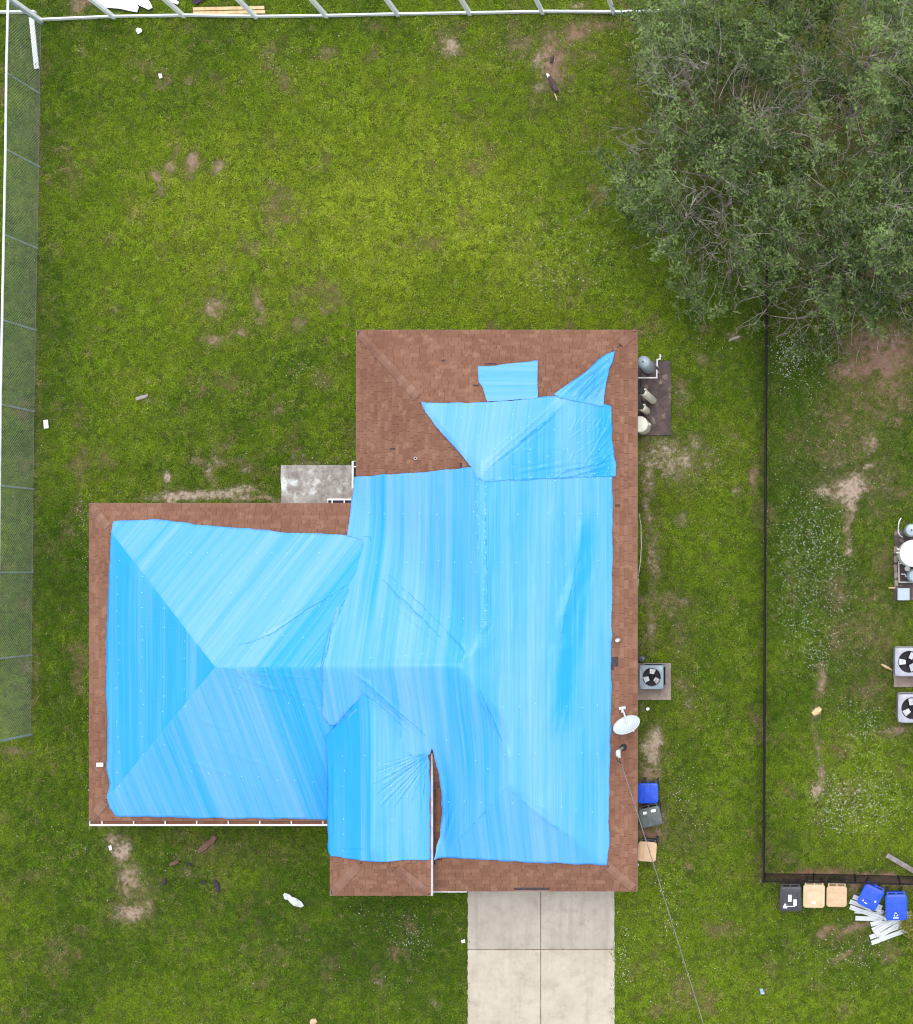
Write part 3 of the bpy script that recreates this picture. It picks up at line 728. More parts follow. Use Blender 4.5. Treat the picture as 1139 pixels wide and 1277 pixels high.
# ---- ridge caps along the bare hips
def caps(p0, p1, par, step=0.2):
    p0, p1 = Vector(p0), Vector(p1); dd = (p1 - p0); L = dd.length; dd.normalize()
    side = Vector((dd.y, -dd.x, 0)).normalized()
    t = .19
    while t < L:
        ln = random.choice((.2, .2, .22, .3)); wd = .132 + random.uniform(-.006, .008)
        cm = p0 + dd * (t + ln + .12)
        if any(inpoly(TW[k_], np.array([cm.x]), np.array([cm.y]))[0] for k_ in TW): break
        m = MB()
        for k, (tt, up) in enumerate(((t - .02, .042), (t + ln + .02, .026))):
            c0 = p0 + dd * tt
            m.v += [tuple(c0 + side * -wd + Vector((0, 0, up - wd * PITCH * .70))), tuple(c0 + Vector((0, 0, up))), tuple(c0 + side * wd + Vector((0, 0, up - wd * PITCH * .70))),
                    tuple(c0 + side * -wd + Vector((0, 0, up - .022 - wd * PITCH * .70))), tuple(c0 + Vector((0, 0, up - .022))), tuple(c0 + side * wd + Vector((0, 0, up - .022 - wd * PITCH * .70)))]
        m.f = [(0, 1, 7, 6), (1, 2, 8, 7), (0, 3, 4, 1), (1, 4, 5, 2), (6, 7, 10, 9), (7, 8, 11, 10), (0, 6, 9, 3), (2, 5, 11, 8)]
        o = m.build('ridge_cap', M['cap'], par); t += ln
def hip(x, y, sx, sy, e, L):
    return (x, y, e), (x + sx * L, y + sy * L, e + PITCH * L)
caps(*hip(b['x0'], b['y1'], 1, -1, EZ, 2.35), roof)
caps(*hip(X_E, b['y1'], -1, -1, EZ, 1.1), roof)
caps(*hip(a['x0'], a['y1'], 1, -1, EZ, .95), roof)
caps(*hip(a['x0'], a['y0'], 1, 1, EZ, .95), roof)
caps(*hip(X_E, c['y0'], -1, 1, EZ, 1.15), roof)
caps(*hip(d['x0'], d['y0'], 1, 1, DZ, 1.25), proof)
caps(*hip(d['x1'], d['y0'], -1, 1, DZ, 1.25), proof)
# bare underlayment where tabs are gone
def patch(c0, ux, uy, wd, ln):
    s_, t_, n_ = tab_frame((0, 0, ux, uy)); m = MB(); c0 = Vector(c0)
    m.box(c0 + n_ * -.010, (wd, ln, .012), Matrix((t_, s_, n_)).transposed()); return m.build('bare_patch', M['felt'], roof)
patch(holes[0], -1, 0, .46, .21); patch(holes[1], 0, 1, 1.02, .16); patch(holes[2], 1, 0, .34, .13)
for (px, py, ux, uy, wd, ln) in ((553, 450, 0, -1, .12, .07), (594, 481, 0, -1, .2, .06), (612, 454, 0, -1, .36, .06), (500, 1072, 0, 1, .2, .08), (490, 560, 1, 0, .06, .2)):
    p = PR(px, py); s_, t_, n_ = tab_frame((0, 0, ux, uy)); m = MB()
    m.box(p + n_ * .012, (wd, ln, .01), Matrix((t_, s_, n_)).transposed()); m.build('bare_patch', M['felt'], proof if py > 1060 and px < 538 else roof)

# ---- gutters
def gutter(p0, p1, out, nstrap, bed, wid=.13):
    p0, p1, out = Vector(p0), Vector(p1), Vector(out); dd = (p1 - p0); L = dd.length; dd.normalize(); ang = math.atan2(dd.y, dd.x)
    rt = Matrix.Rotation(ang, 3, 'Z'); mid = (p0 + p1) / 2
    m = MB()
    m.box(mid + out * (wid / 2 + .018) + Vector((0, 0, -.115)), (L, wid, .006), rt)
    m.box(mid + out * (wid + .021) + Vector((0, 0, -.055)), (L, .012, .125), rt)
    m.box(mid + out * (wid + .021) + Vector((0, 0, .014)), (L, .055, .010), rt)
    for s_ in (p0, p1): m.box(s_ + out * (wid / 2 + .018) + Vector((0, 0, -.055)), (.012, wid, .12), rt)
    g = m.build('gutter', M['white_metal'], house)
    MB().box(mid + out * (wid / 2 + .016) + Vector((0, 0, -.095)), (L - .03, wid - .012, .03), rt).build('leaf_litter', bed, g)
    for i in range(nstrap):
        t = (i + .4) / nstrap
        MB().box(p0 + dd * (L * t) + out * (wid / 2 + .005) + Vector((0, 0, .006)), (.035, wid + .03, .006), rt).build('strap', M['white_metal'], g)
gutter((a['x0'] - .02, a['y0'], EZ - .03), (d['x0'] - .02, a['y0'], EZ - .03), (0, -1, 0), 8, M['shingle'])
p0 = P(440, 575, EZ); p1 = P(440, 609, EZ)
gutter((b['x0'], p0.y, EZ - .03), (b['x0'], p1.y, EZ - .03), (-1, 0, 0), 2, M['felt'], .11)
p0 = P(408, 622, EZ); 
gutter((p0.x, a['y1'], EZ - .03), (b['x0'] - .17, a['y1'], EZ - .03), (0, 1, 0), 2, M['felt'], .11)
# narrow drip-edge gutter along the porch's east eave
yt = P(0, 938, DZ).y
m = MB(); m.box2((d['x1'] + .016, d['y0'] - .02, DZ - .10), (d['x1'] + .045, yt, DZ + .004)); m.build('drip_edge', M['white_metal'], house, bevel=.008)
m = MB(); m.box2((c['x0'] + .75, c['y0'] - .05, EZ - .10), (P(582, 0, EZ).x, c['y0'] - .02, EZ - .01)); m.build('drip_edge', M['white_metal'], house)

# ================================================================== BLUE SHEETS
LAYER = {'W': .016, 'M': .028, 'N': .044, 'P': .044, 'R': .020, 'F': .060}
def smax(hs_, k):
    mx_ = np.max(hs_, 0); return mx_ + k * np.log(np.sum(np.exp((hs_ - mx_) / k), 0)) - 0.0
def d_ext(x, y):
    X = np.clip(x, D_['x0'], D_['x1']); out_ = np.abs(x - X)
    return block_h(D_, X, np.maximum(y, D_['y0'])) - np.where(x < X, 1.1, 3.0) * out_
def w3(b_, x, y):
    return np.minimum(np.minimum(b_['e'] + PITCH * (x - b_['x0']), b_['e'] + PITCH * (y - b_['y0'])), b_['e'] + PITCH * (b_['y1'] - y))
def sheet_h(x, y, key):
    acc = 0; offs = [(i * .085, j * .085) for i in (-1, 0, 1) for j in (-1, 0, 1)]
    for ox, oy in offs:
        xx, yy = x + ox, y + oy
        east = EZ + PITCH * (X_E - xx)
        if key == 'W': hb = smax(np.stack([w3(b_, xx, yy) for b_ in ABC]), .13)
        elif key in 'MP':
            st_ = [w3(b_, xx, yy) for b_ in ABC]
            st_.append(np.where((yy < -3.2), d_ext(xx, yy), -9))
            hb = smax(np.stack(st_), .13)
        else: hb = np.max(np.stack([w3(b_, xx, yy) for b_ in ABC]), 0)
        hb = np.minimum(hb, east)
        acc = acc + hb
    return acc / len(offs) + 0.034

CREASE = {  # px segments: x0,y0,x1,y1, amplitude(m), half-width(m)
 'W': [(308, 803, 432, 730, .030, .04), (262, 832, 400, 850, .02, .05), (300, 845, 405, 880, .022, .05), (285, 838, 360, 866, .02, .05), (240, 893, 300, 915, .014, .07), (212, 940, 330, 980, .014, .06), (250, 925, 350, 960, .012, .06), (290, 970, 345, 990, .012, .05), (330, 900, 380, 930, .014, .06)],
 'M': [(478, 722, 556, 800, .030, .07), (484, 745, 566, 815, .022, .06), (560, 785, 580, 806, .03, .06), (440, 838, 470, 858, .03, .06), (455, 850, 528, 916, .045, .05), (452, 846, 520, 905, .02, .08), (598, 862, 626, 920, .040, .07), (626, 918, 640, 960, .02, .09), (606, 600, 606, 700, .02, .05), (608, 700, 610, 775, .035, .05), (595, 600, 596, 720, .012, .05), (610, 775, 601, 792, .03, .05),
       (728, 640, 724, 700, .03, .10), (722, 705, 700, 790, .035, .14), (733, 640, 731, 720, .018, .05), (700, 790, 698, 900, .03, .18), (745, 640, 740, 760, .012, .07), (560, 1060, 630, 985, .018, .06), (640, 990, 715, 1045, .022, .06), (548, 1010, 556, 960, .03, .08), (552, 1060, 570, 1000, .02, .05), (556, 1062, 590, 1020, .016, .04), (566, 1066, 620, 1050, .012, .03),
       (436, 720, 444, 690, .02, .05), (405, 850, 412, 800, .03, .05), (412, 800, 438, 735, .025, .05), (560, 850, 575, 890, .012, .08), (700, 880, 690, 920, .016, .04), (708, 880, 698, 925, .014, .04), (470, 830, 575, 828, .02, .10), (575, 828, 583, 812, .025, .08), (583, 812, 570, 790, .02, .06), (665, 700, 672, 760, .012, .06), (645, 730, 640, 800, .01, .06)],
 'N': [(600, 582, 695, 500, .018, .06), (615, 580, 700, 512, .028, .035), (698, 598, 765, 578, .03, .04), (690, 590, 768, 572, .024, .04), (735, 575, 762, 545, .02, .03), (740, 585, 766, 562, .022, .03), (742, 560, 756, 535, .016, .03), (728, 580, 750, 552, .016, .03), (765, 515, 757, 545, .024, .05), (720, 592, 766, 588, .018, .03), (745, 535, 752, 520, .014, .03), (535, 508, 595, 585, .02, .07), (640, 590, 720, 575, .014, .05)],
 'P': [(535, 938, 468, 958, .020, .022), (535, 939, 468, 966, .026, .024), (535, 940, 469, 975, .028, .024), (535, 941, 469, 984, .028, .025), (535, 942, 470, 996, .026, .025), (535, 943, 471, 1008, .022, .025), (535, 945, 474, 1016, .018, .024), (535, 948, 486, 1012, .016, .024), (535, 950, 500, 1008, .014, .022), (535, 955, 510, 1010, .012, .022), (535, 960, 522, 1012, .010, .02), (414, 910, 455, 870, .03, .05), (412, 1058, 458, 1060, .016, .03), (412, 1064, 450, 1055, .014, .03), (418, 930, 418, 1050, .02, .05), (408, 1058, 416, 1030, .03, .05), (534, 950, 532, 1030, .012, .03), (436, 900, 434, 1050, .012, .06)],
 'R': [(603, 470, 670, 465, .010, .06), (603, 484, 671, 482, .010, .06), (606, 495, 670, 492, .008, .05)],
 'F': [(700, 492, 765, 441, .05, .07), (715, 498, 757, 458, .035, .05), (725, 500, 755, 470, .03, .04), (735, 500, 756, 480, .025, .04), (757, 446, 762, 456, .03, .03), (741, 478, 752, 462, -.02, .03)],
}
rc_ = random.Random(5)
def crinkle(key, n, x0, y0, x1, y1, dx, dy, jit, am, hw):
    for _ in range(n):
        cx, cy = rc_.uniform(x0, x1), rc_.uniform(y0, y1); k = rc_.uniform(.5, 1.2); a_ = rc_.gauss(0, jit)
        ca, sa = math.cos(a_), math.sin(a_); ux_, uy_ = (dx * ca - dy * sa) * k, (dx * sa + dy * ca) * k
        CREASE[key].append((cx - ux_, cy - uy_, cx + ux_, cy + uy_, am * rc_.uniform(.5, 1.3), hw * rc_.uniform(.7, 1.4)))
crinkle('N', 26, 715, 515, 762, 592, 9, -11, .35, .012, .020)
crinkle('N', 12, 690, 572, 760, 594, 16, -4, .2, .014, .022)
crinkle('N', 8, 610, 515, 700, 590, 14, -12, .3, .005, .03)
crinkle('W', 30, 230, 880, 390, 1005, 26, 8, .12, .008, .030)
crinkle('W', 10, 280, 838, 400, 880, 24, 6, .15, .010, .035)
crinkle('W', 12, 300, 690, 430, 800, 10, -22, .2, .005, .035)
crinkle('M', 16, 690, 630, 745, 780, 3, 22, .18, .009, .035)
crinkle('M', 14, 545, 960, 600, 1060, 7, -18, .3, .008, .030)
crinkle('M', 12, 620, 880, 700, 1040, 6, -14, .5, .005, .04)
crinkle('M', 10, 480, 720, 580, 820, 16, 16, .25, .006, .035)
crinkle('M', 8, 440, 600, 600, 700, 2, 20, .1, .006, .04)
crinkle('F', 8, 715, 455, 755, 498, 14, -14, .2, .012, .022)
crinkle('P', 10, 415, 880, 460, 1050, 2, 16, .15, .008, .025)
def streak_coords(key, x, y, cx=None, cy=None):
    cx = x if cx is None else cx; cy = y if cy is None else cy
    yr = (A_['y0'] + A_['y1']) / 2
    if key == 'W':
        west = (cx - A_['x0']) < np.minimum(cy - A_['y0'], A_['y1'] - cy)
        un = x - 0.62 * (y - yr); us = x + 0.17 * (y - yr)
        u = np.where(west, x + 50, np.where(cy > yr, un, us + 90)); v = y
        return u, v
    if key == 'R': return y, x
    if key == 'F': return (x - y) * .7, (x + y) * .7
    return x.copy(), y.copy()

def film_shade_bias(key, x, y, u):
    """bands of stretched (deeper) or doubled (paler) film, plus painted slope light and shade"""
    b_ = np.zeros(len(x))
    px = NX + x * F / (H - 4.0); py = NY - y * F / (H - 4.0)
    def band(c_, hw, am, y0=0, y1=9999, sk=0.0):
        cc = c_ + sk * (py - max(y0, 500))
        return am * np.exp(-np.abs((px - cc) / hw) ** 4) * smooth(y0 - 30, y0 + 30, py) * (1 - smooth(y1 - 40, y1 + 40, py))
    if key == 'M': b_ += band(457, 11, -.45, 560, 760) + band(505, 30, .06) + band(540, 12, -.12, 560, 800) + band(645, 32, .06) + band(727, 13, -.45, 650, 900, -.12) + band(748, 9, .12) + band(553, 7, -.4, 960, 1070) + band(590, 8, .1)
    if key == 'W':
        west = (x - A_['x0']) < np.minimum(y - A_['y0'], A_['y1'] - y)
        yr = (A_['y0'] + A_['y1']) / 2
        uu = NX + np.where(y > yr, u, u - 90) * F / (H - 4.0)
        b_ += np.where(west, -.40, np.where(y > yr, .16, -.08) - .32 * np.exp(-np.abs((uu - 365) / 38) ** 4) + .12 * np.exp(-np.abs((uu - 290) / 35) ** 4))  # slope light painted in: west and south sides deeper, north paler; film bands added
    if key == 'P': b_ += np.where(px < 452, -.55, np.where(px < 466, -.2, .10))  # porch slope shade put into the colour: deeper west of the ridge, paler east
    if key == 'N': b_ += band(750, 16, -.25) + np.where(px - 600 < (600 - py) * .0 + 100 - (py - 500), .16, -.12)  # film band at the edge, plus painted light and shade either side of the hip
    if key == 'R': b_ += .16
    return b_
SEAMS = {  # folded lips, lap seams and pulled pleats: path, half width, height, gap chance
 'W': [([(300, 804), (318, 800), (345, 787), (383, 760), (410, 745), (434, 730)], .016, .022, .12), ([(280, 838), (330, 852), (365, 866), (405, 880)], .010, .012, .4), ([(262, 832), (330, 838), (400, 850)], .008, .010, .5)],
 'M': [([(452, 848), (466, 858), (482, 872), (510, 897), (533, 917)], .016, .026, .05), ([(606, 602), (607, 660), (608, 720), (611, 770), (603, 788)], .010, .014, .45), ([(596, 602), (597, 660), (598, 720)], .007, .008, .6), ([(600, 860), (612, 885), (622, 908), (627, 926)], .016, .022, .1), ([(478, 722), (500, 745), (530, 772), (560, 806)], .011, .014, .25), ([(484, 716), (520, 748), (562, 790)], .008, .010, .35), ([(640, 988), (670, 1012), (712, 1045)], .010, .012, .6), ([(632, 983), (600, 1018), (562, 1058)], .008, .009, .6), ([(437, 735), (430, 752), (414, 786), (409, 812), (405, 850)], .012, .016, .15), ([(724, 690), (716, 725), (706, 765), (700, 800)], .012, .014, .3), ([(560, 790), (572, 800), (580, 812), (576, 826)], .012, .014, .2), ([(455, 672), (448, 695), (441, 715), (438, 733)], .008, .010, .5)],
 'N': [([(612, 582), (640, 560), (672, 534), (703, 508)], .013, .018, .35), ([(605, 599), (660, 597), (720, 595), (762, 593)], .008, .010, .5), ([(690, 590), (725, 584), (766, 574)], .010, .014, .15), ([(715, 592), (742, 588), (767, 584)], .008, .010, .2), ([(738, 572), (750, 556), (759, 540)], .008, .010, .2)],
 'P': [([(535, 939), (510, 947), (470, 962)], .008, .010, .0), ([(535, 940), (505, 956), (468, 977)], .010, .013, .0), ([(535, 941), (505, 963), (470, 990)], .010, .013, .0), ([(535, 942), (512, 968), (476, 1006)], .009, .012, .0), ([(535, 944), (515, 975), (492, 1008)], .008, .010, .1), ([(535, 948), (520, 985), (510, 1006)], .007, .008, .1), ([(535, 938), (515, 943), (486, 950)], .007, .008, .1), ([(534, 952), (529, 990), (526, 1012)], .006, .007, .1), ([(428, 1060), (440, 1058), (458, 1059)], .008, .010, .2), ([(424, 899), (434, 889), (453, 870)], .010, .014, .15)],
 'F': [([(716, 496), (738, 474), (757, 452)], .012, .016, .1), ([(728, 500), (744, 480), (755, 462)], .009, .012, .1), ([(741, 503), (750, 484), (757, 468)], .008, .010, .1)],
}
def build_seams(key, x, y, z, si, root):
    for path, hw, hh, gap in SEAMS.get(key, []):
        w0 = [PR(a_, b_, d=(key == 'P')) for a_, b_ in path]; pts = []
        for a_, b_ in zip(w0[:-1], w0[1:]):
            n_ = max(2, int((b_ - a_).length / .05))
            pts += [a_.lerp(b_, k / n_) for k in range(n_)]
        pts.append(w0[-1]); P_ = np.array([(p.x, p.y) for p in pts])
        P_ = P_ + (np.stack([vnoise(P_[:, 0] * 5, P_[:, 1] * 5, 31), vnoise(P_[:, 0] * 5, P_[:, 1] * 5, 32)], 1) - .5) * .05
        Z = np.array([z[np.argmin((x - p[0]) ** 2 + (y - p[1]) ** 2)] for p in P_])
        d_ = np.gradient(P_, axis=0); d_ /= np.linalg.norm(d_, axis=1)[:, None]; nn = np.stack([-d_[:, 1], d_[:, 0]], 1)
        n_ = len(P_); tap = np.sin(np.pi * np.clip((np.arange(n_) + .5) / n_, .04, .96)) ** .5 * (0.6 + .8 * vnoise(P_[:, 0] * 7, P_[:, 1] * 7, 33))
        live = vnoise(np.arange(n_) * .35, np.full(n_, si * 3.3 + hw * 900), 34) > gap * .85
        V, F_ = [], []
        for k in range(n_):
            for o_, up in ((-1, -.004), (-.25, 1), (.45, .8), (1, -.004)):
                V.append((P_[k, 0] + nn[k, 0] * hw * o_ * tap[k], P_[k, 1] + nn[k, 1] * hw * o_ * tap[k], Z[k] + .003 + (hh * tap[k] if up > 0 else up) * (up if up > 0 else 1)))
        for k in range(n_ - 1):
            if live[k]:
                for j in range(3): F_.append((k * 4 + j, k * 4 + 4 + j, k * 4 + 5 + j, k * 4 + 1 + j))
        if not F_: continue
        V = np.array(V)
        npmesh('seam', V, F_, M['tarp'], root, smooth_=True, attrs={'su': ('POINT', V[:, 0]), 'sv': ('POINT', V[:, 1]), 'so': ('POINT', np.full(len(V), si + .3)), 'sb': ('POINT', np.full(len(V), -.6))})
LAB = {
 'W': 'blue wrap sheet over the long west wing, its diagonal streaks facing the back lawn',
 'M': 'large blue wrap sheet over the middle and garage wing of the roof',
 'N': 'blue wrap sheet folded over the rear hip, wrinkled along its right edge',
 'P': 'blue wrap sheet over the entry porch roof with fan-shaped wrinkles',
 'R': 'small rectangular blue patch sheet lying alone on bare brown shingles',
 'F': 'narrow torn blue flap twisted along the rear corner hip',
}
hA2 = (A_['y1'] - A_['y0']) / 2; yrA = (A_['y0'] + A_['y1']) / 2; hB2 = (B_['x1'] - B_['x0']) / 2; xrB = (B_['x0'] + B_['x1']) / 2
RIDGES = [(A_['x0'] + hA2, yrA, A_['x1'] - hA2, yrA), (A_['x0'], A_['y1'], A_['x0'] + hA2, yrA), (A_['x0'], A_['y0'], A_['x0'] + hA2, yrA),
          (xrB, B_['y1'] - hB2, xrB, yrA + .8), (B_['x0'], B_['y1'], xrB, B_['y1'] - hB2), (B_['x1'], B_['y1'], xrB, B_['y1'] - hB2)]
for si, key in enumerate(('W', 'M', 'N', 'P', 'R', 'F')):
    poly = TW[key]; bp_ = []
    n = len(poly)
    for i in range(n):
        p, q_ = poly[i], poly[(i + 1) % n]; L = (q_ - p).length; k = max(1, int(L / .07)); 
        for j in range(k):
            t = j / k; pt = p.lerp(q_, t); dd = (q_ - p).normalized(); jj = (vnoise(np.array([pt.x * 3.1]), np.array([pt.y * 3.1]), 70 + si)[0] - .5) * .05 + (random.random() - .5) * .014
            bp_.append((pt.x - dd.y * jj, pt.y + dd.x * jj))
    bpa = np.array(bp_); x0, y0 = bpa.min(0); x1, y1 = bpa.max(0)
    st = .058 if key in 'MW' else .030
    X, Y = np.meshgrid(np.arange(x0, x1, st), np.arange(y0, y1, st))
    X = X.copy(); X[1::2] += st / 2; X = X.ravel(); Y = Y.ravel()
    k = inpoly(bp_, X, Y); X, Y = X[k], Y[k]; k = polydist(poly, X, Y) > st * .75; X, Y = X[k], Y[k]
    rp = []
    for (ax, ay, bx, by) in RIDGES:
        L = math.hypot(bx - ax, by - ay); kk = int(L / .05); dxn, dyn = -(by - ay) / L, (bx - ax) / L
        for j in range(kk + 1):
            for off in (-.06, 0, .06): rp.append((ax + (bx - ax) * j / kk + dxn * off, ay + (by - ay) * j / kk + dyn * off))
    rp = np.array(rp); k = inpoly(bp_, rp[:, 0], rp[:, 1]); rp = rp[k]; k = polydist(poly, rp[:, 0], rp[:, 1]) > .05; rp = rp[k]
    if len(rp):
        k = np.ones(len(X), bool)
        for (ax, ay, bx, by) in RIDGES: k &= segdist(X, Y, (ax, ay), (bx, by)) > .09
        X, Y = np.concatenate([X[k], rp[:, 0]]), np.concatenate([Y[k], rp[:, 1]])
    vin = [Vector(p) for p in bp_] + [Vector(p) for p in zip(X, Y)]
    nb = len(bp_)
    ov, oe, of, _, _, _ = delaunay_2d_cdt(vin, [(i, (i + 1) % nb) for i in range(nb)], [], 1, 1e-5)
    V = np.array([(v.x, v.y) for v in ov]); x, y = V[:, 0], V[:, 1]
    z = sheet_h(x, y, key) + LAYER[key]
    ed = polydist(poly, x, y)
    u, v = streak_coords(key, x, y)
    body = smooth(0, .5, ed)
    wr = (fbm(u * 3.3, v * .22, 80 + si, 2) - .5) * .030 + (fbm(u * 8.0, v * .3, 90 + si, 2) - .5) * .016 + (fbm(x * .75, y * .55, 95 + si, 3) - .42) * .13
    rd = np.full(len(x), 9.0)
    for (ax, ay, bx, by) in RIDGES: rd = np.minimum(rd, segdist(x, y, (ax, ay), (bx, by)))
    z = z + np.maximum(wr, -.012) * (0.25 + .75 * body) * smooth(0, .35, rd)
    for (ax, ay, bx, by, am, hw) in CREASE[key]:
        a0 = PR(ax, ay, d=(key == 'P')); b0 = PR(bx, by, d=(key == 'P'))
        dx, dy = b0.x - a0.x, b0.y - a0.y; LL = dx * dx + dy * dy
        wob = (vnoise(x * 4, y * 4, 12) - .5) * hw * .6
        ds = segdist(x, y, a0, b0) + wob
        t = np.clip(((x - a0.x) * dx + (y - a0.y) * dy) / LL, 0, 1)
        fade = smooth(0, .3, t) * (1 - smooth(.6, 1, t)) if key != 'P' or hw > .0262 else (1 - smooth(.35 + .4 * ((ay * 7.3) % 1), 1, t)) * (.5 + (by * 3.7) % 1)
        ad = np.abs(ds); g = np.exp(-(ad / hw) ** 1.25) - .40 * np.exp(-((ad - hw * 1.8) / (hw * .7)) ** 2)
        z = z + 1.5 * am * g * fade
    # a raised curling hem on stretches of the edge
    z = z + .010 * np.exp(-(ed / .05) ** 2) * (vnoise(x * 1.7, y * 1.7, 44) > .45)
    tri = np.array([f for f in of if len(f) == 3])
    e1 = V[tri[:, 1]] - V[tri[:, 0]]; e2 = V[tri[:, 2]] - V[tri[:, 0]]
    flip = (e1[:, 0] * e2[:, 1] - e1[:, 1] * e2[:, 0]) < 0
    tri[flip] = tri[flip][:, ::-1]
    fx_ = np.repeat(x[tri].mean(1), 3); fy_ = np.repeat(y[tri].mean(1), 3)
    cu, cv = streak_coords(key, x[tri].ravel(), y[tri].ravel(), fx_, fy_)
    o = npmesh('roof_tarp', np.stack([x, y, z], 1), tri, M['tarp'], smooth_=True, attrs={'su': ('CORNER', cu), 'sv': ('CORNER', cv), 'so': ('POINT', np.full(len(x), si + .3)), 'sb': ('CORNER', film_shade_bias(key, fx_, fy_, streak_coords(key, fx_, fy_)[0]))})
    tag(o, LAB[key], 'tarp', 'blue sheets wrapped over the damaged roof')
    sm = o.modifiers.new('thickness', 'SOLIDIFY'); sm.thickness = .004; sm.offset = -1
    build_seams(key, x, y, z, si, o)
    # rows of pale fixings
    if key in 'WMNP':
        pts = []
        rows = {'W': [(150, 700, 150, 980), (178, 720, 178, 960), (205, 760, 205, 930), (232, 800, 232, 880), (240, 690, 400, 690), (290, 740, 420, 760), (330, 790, 400, 800), (300, 860, 400, 885), (220, 960, 390, 975)],
                'M': [(625, 640, 745, 640), (625, 700, 745, 702), (460, 640, 590, 640), (470, 700, 590, 700), (460, 770, 580, 770), (630, 880, 745, 880), (630, 940, 745, 940), (640, 1000, 740, 1010), (420, 820, 570, 815), (560, 1000, 620, 1000), (606, 606, 606, 780), (596, 606, 596, 720), (610, 600, 760, 597), (560, 920, 610, 960)],
                'N': [(605, 598, 762, 592), (620, 560, 750, 560), (650, 535, 755, 535), (555, 520, 680, 518), (575, 545, 640, 545), (620, 590, 745, 545)],
                'P': [(440, 930, 520, 990), (490, 960, 490, 1060), (510, 950, 510, 1060), (430, 900, 430, 1060)]}[key]
        m = MB()
        for (ax, ay, bx, by) in rows:
            L = math.hypot(bx - ax, by - ay); kk = int(L / (9 if abs(ax - bx) < 12 and key == 'M' else 19))
            for j in range(kk + 1):
                if random.random() < .25: continue
                p = PR(ax + (bx - ax) * j / max(kk, 1) + random.uniform(-2, 2), ay + (by - ay) * j / max(kk, 1) + random.uniform(-2, 2), d=(key == 'P'))
                i = np.argmin((x - p.x) ** 2 + (y - p.y) ** 2)
                m.lathe((x[i], y[i], z[i] - .004), [(.016, 0), (.014, .010), (.004, .014)], 6)
        m.build('fixing', M['nail'], o)['kind'] = 'stuff'

# ================================================================== THINGS ON THE ROOF
# satellite dish
p = PR(785, 903)
dish = thing('satellite_dish', 'off-white oval satellite dish with feed arm on the east roof edge', 'satellite dish', p)
ctr = Vector((0, 0, .48)); nrm = Vector((-.10, .78, .60)).normalized()
q3 = Vector((0, 0, 1)).rotation_difference(nrm).to_matrix()
m = MB(); rings = []
for k in range(9):
    r = k / 8
    rings.append([ctr + Matrix.Rotation(R(12), 3, 'Z') @ (q3 @ Vector((.44 * r * math.cos(t) , .40 * r * math.sin(t), .10 * r * r - .05))) for t in [2 * math.pi * j / 36 for j in range(36)]])
m.loft(rings, True, False); o = m.build('reflector', M['dish'], dish, True); s_ = o.modifiers.new('t', 'SOLIDIFY'); s_.thickness = .012
MB().tube([(0, -.14, -.02), (0, -.12, .25), ctr - nrm * .07], .025, 8).build('mount_post', M['galv'], dish, True)
m = MB(); m.box((.02, -.16, .0), (.28, .05, .02)); m.box((.13, -.16, .0), (.05, .15, .02)); m.box((-.10, -.16, .0), (.05, .15, .02)); m.build('foot', M['white_metal'], dish)
lnb = ctr + Vector((-.14, .52, .02))
MB().tube([ctr + Vector((-.02, .04, -.10)), ctr + Vector((-.08, .30, -.08)), lnb], .026, 8).build('feed_arm', M['dish'], dish, True)
m = MB(); m.tube([lnb + Vector((-.10, .02, .02)), lnb + Vector((.10, .05, .02))], .05, 10); m.tube([lnb, lnb + Vector((0, -.10, .05))], .035, 10); m.build('feed_horn', M['dish'], dish, True)
# service mast
p = PR(777, 932)
mast = thing('service_mast', 'grey steel service mast with weatherhead above the east eave', 'service mast', p)
MB().lathe((0, 0, -.03), [(.13, 0), (.12, .03), (.06, .10), (.045, .14)], 16).build('boot', M['rubber'], mast, True)
MB().tube([(0, 0, .0), (0, 0, .85)], .04, 12).build('pipe', M['mast'], mast, True)
MB().tube([(0, 0, .84), (0.0, -.02, .97), (.01, -.10, 1.03), (.04, -.17, .96)], [.055, .075, .07, .045], 12).build('weatherhead', M['dish'], mast, True)
m = MB(); m.tube([Vector((.04, -.16, .95)), Vector((.02, -.30, .86)), Vector((.07, -.40, .78))], .012, 6); m.tube([Vector((.03, -.16, .95)), Vector((-.1, -.25, .70)), Vector((-.06, -.36, .62)), Vector((.07, -.40, .78))], .010, 6)
m.build('drip_loop', M['rubber'], mast, True)
c0 = p + Vector((.07, -.40, .78)); c1 = P(921, 1420, 6.5)
pts = []
for i in range(41):
    t = i / 40; q_ = c0.lerp(c1, t); q_.z -= 4 * .15 * t * (1 - t); pts.append(q_)
o = MB().tube(pts, .013, 6).build('service_cable', M['cable'], None, True)
tag(o, 'thin service cable sagging from the roof mast out over the lawn', 'cable')
# vents
def vent(px, py, r, h, tilt, label, mat=M['white_metal']):
    p = PR(px, py); t = thing('vent_pipe', label, 'vent pipe', p)
    MB().lathe((0, 0, -.02), [(r * 2.0, 0), (r * 1.9, .02), (r * 1.15, .06)], 14).build('flashing', M['shingle'] if tilt else M['white_metal'], t, True)
    m = MB(); m.lathe((0, 0, 0), [(r, 0), (r, h), (r * .78, h), (r * .78, h - .08)], 14); m.build('pipe', mat, t, True)
vent(772, 798, .055, .36, 1, 'short white vent pipe beside the bare shingle gap on the east slope')
vent(519.5, 572, .045, .12, 1, 'low white vent stub on the bare west slope of the rear wing')
p = PR(127.5, 953)
t = thing('roof_vent_box', 'small white box vent on the bare west eave strip', 'roof vent', p)
MB().box((0, 0, .05), (.17, .10, .12)).build('housing', M['white_metal'], t, bevel=.015)
MB().box((0, 0, .13), (.21, .13, .02)).build('hood', M['white_metal'], t, bevel=.006)

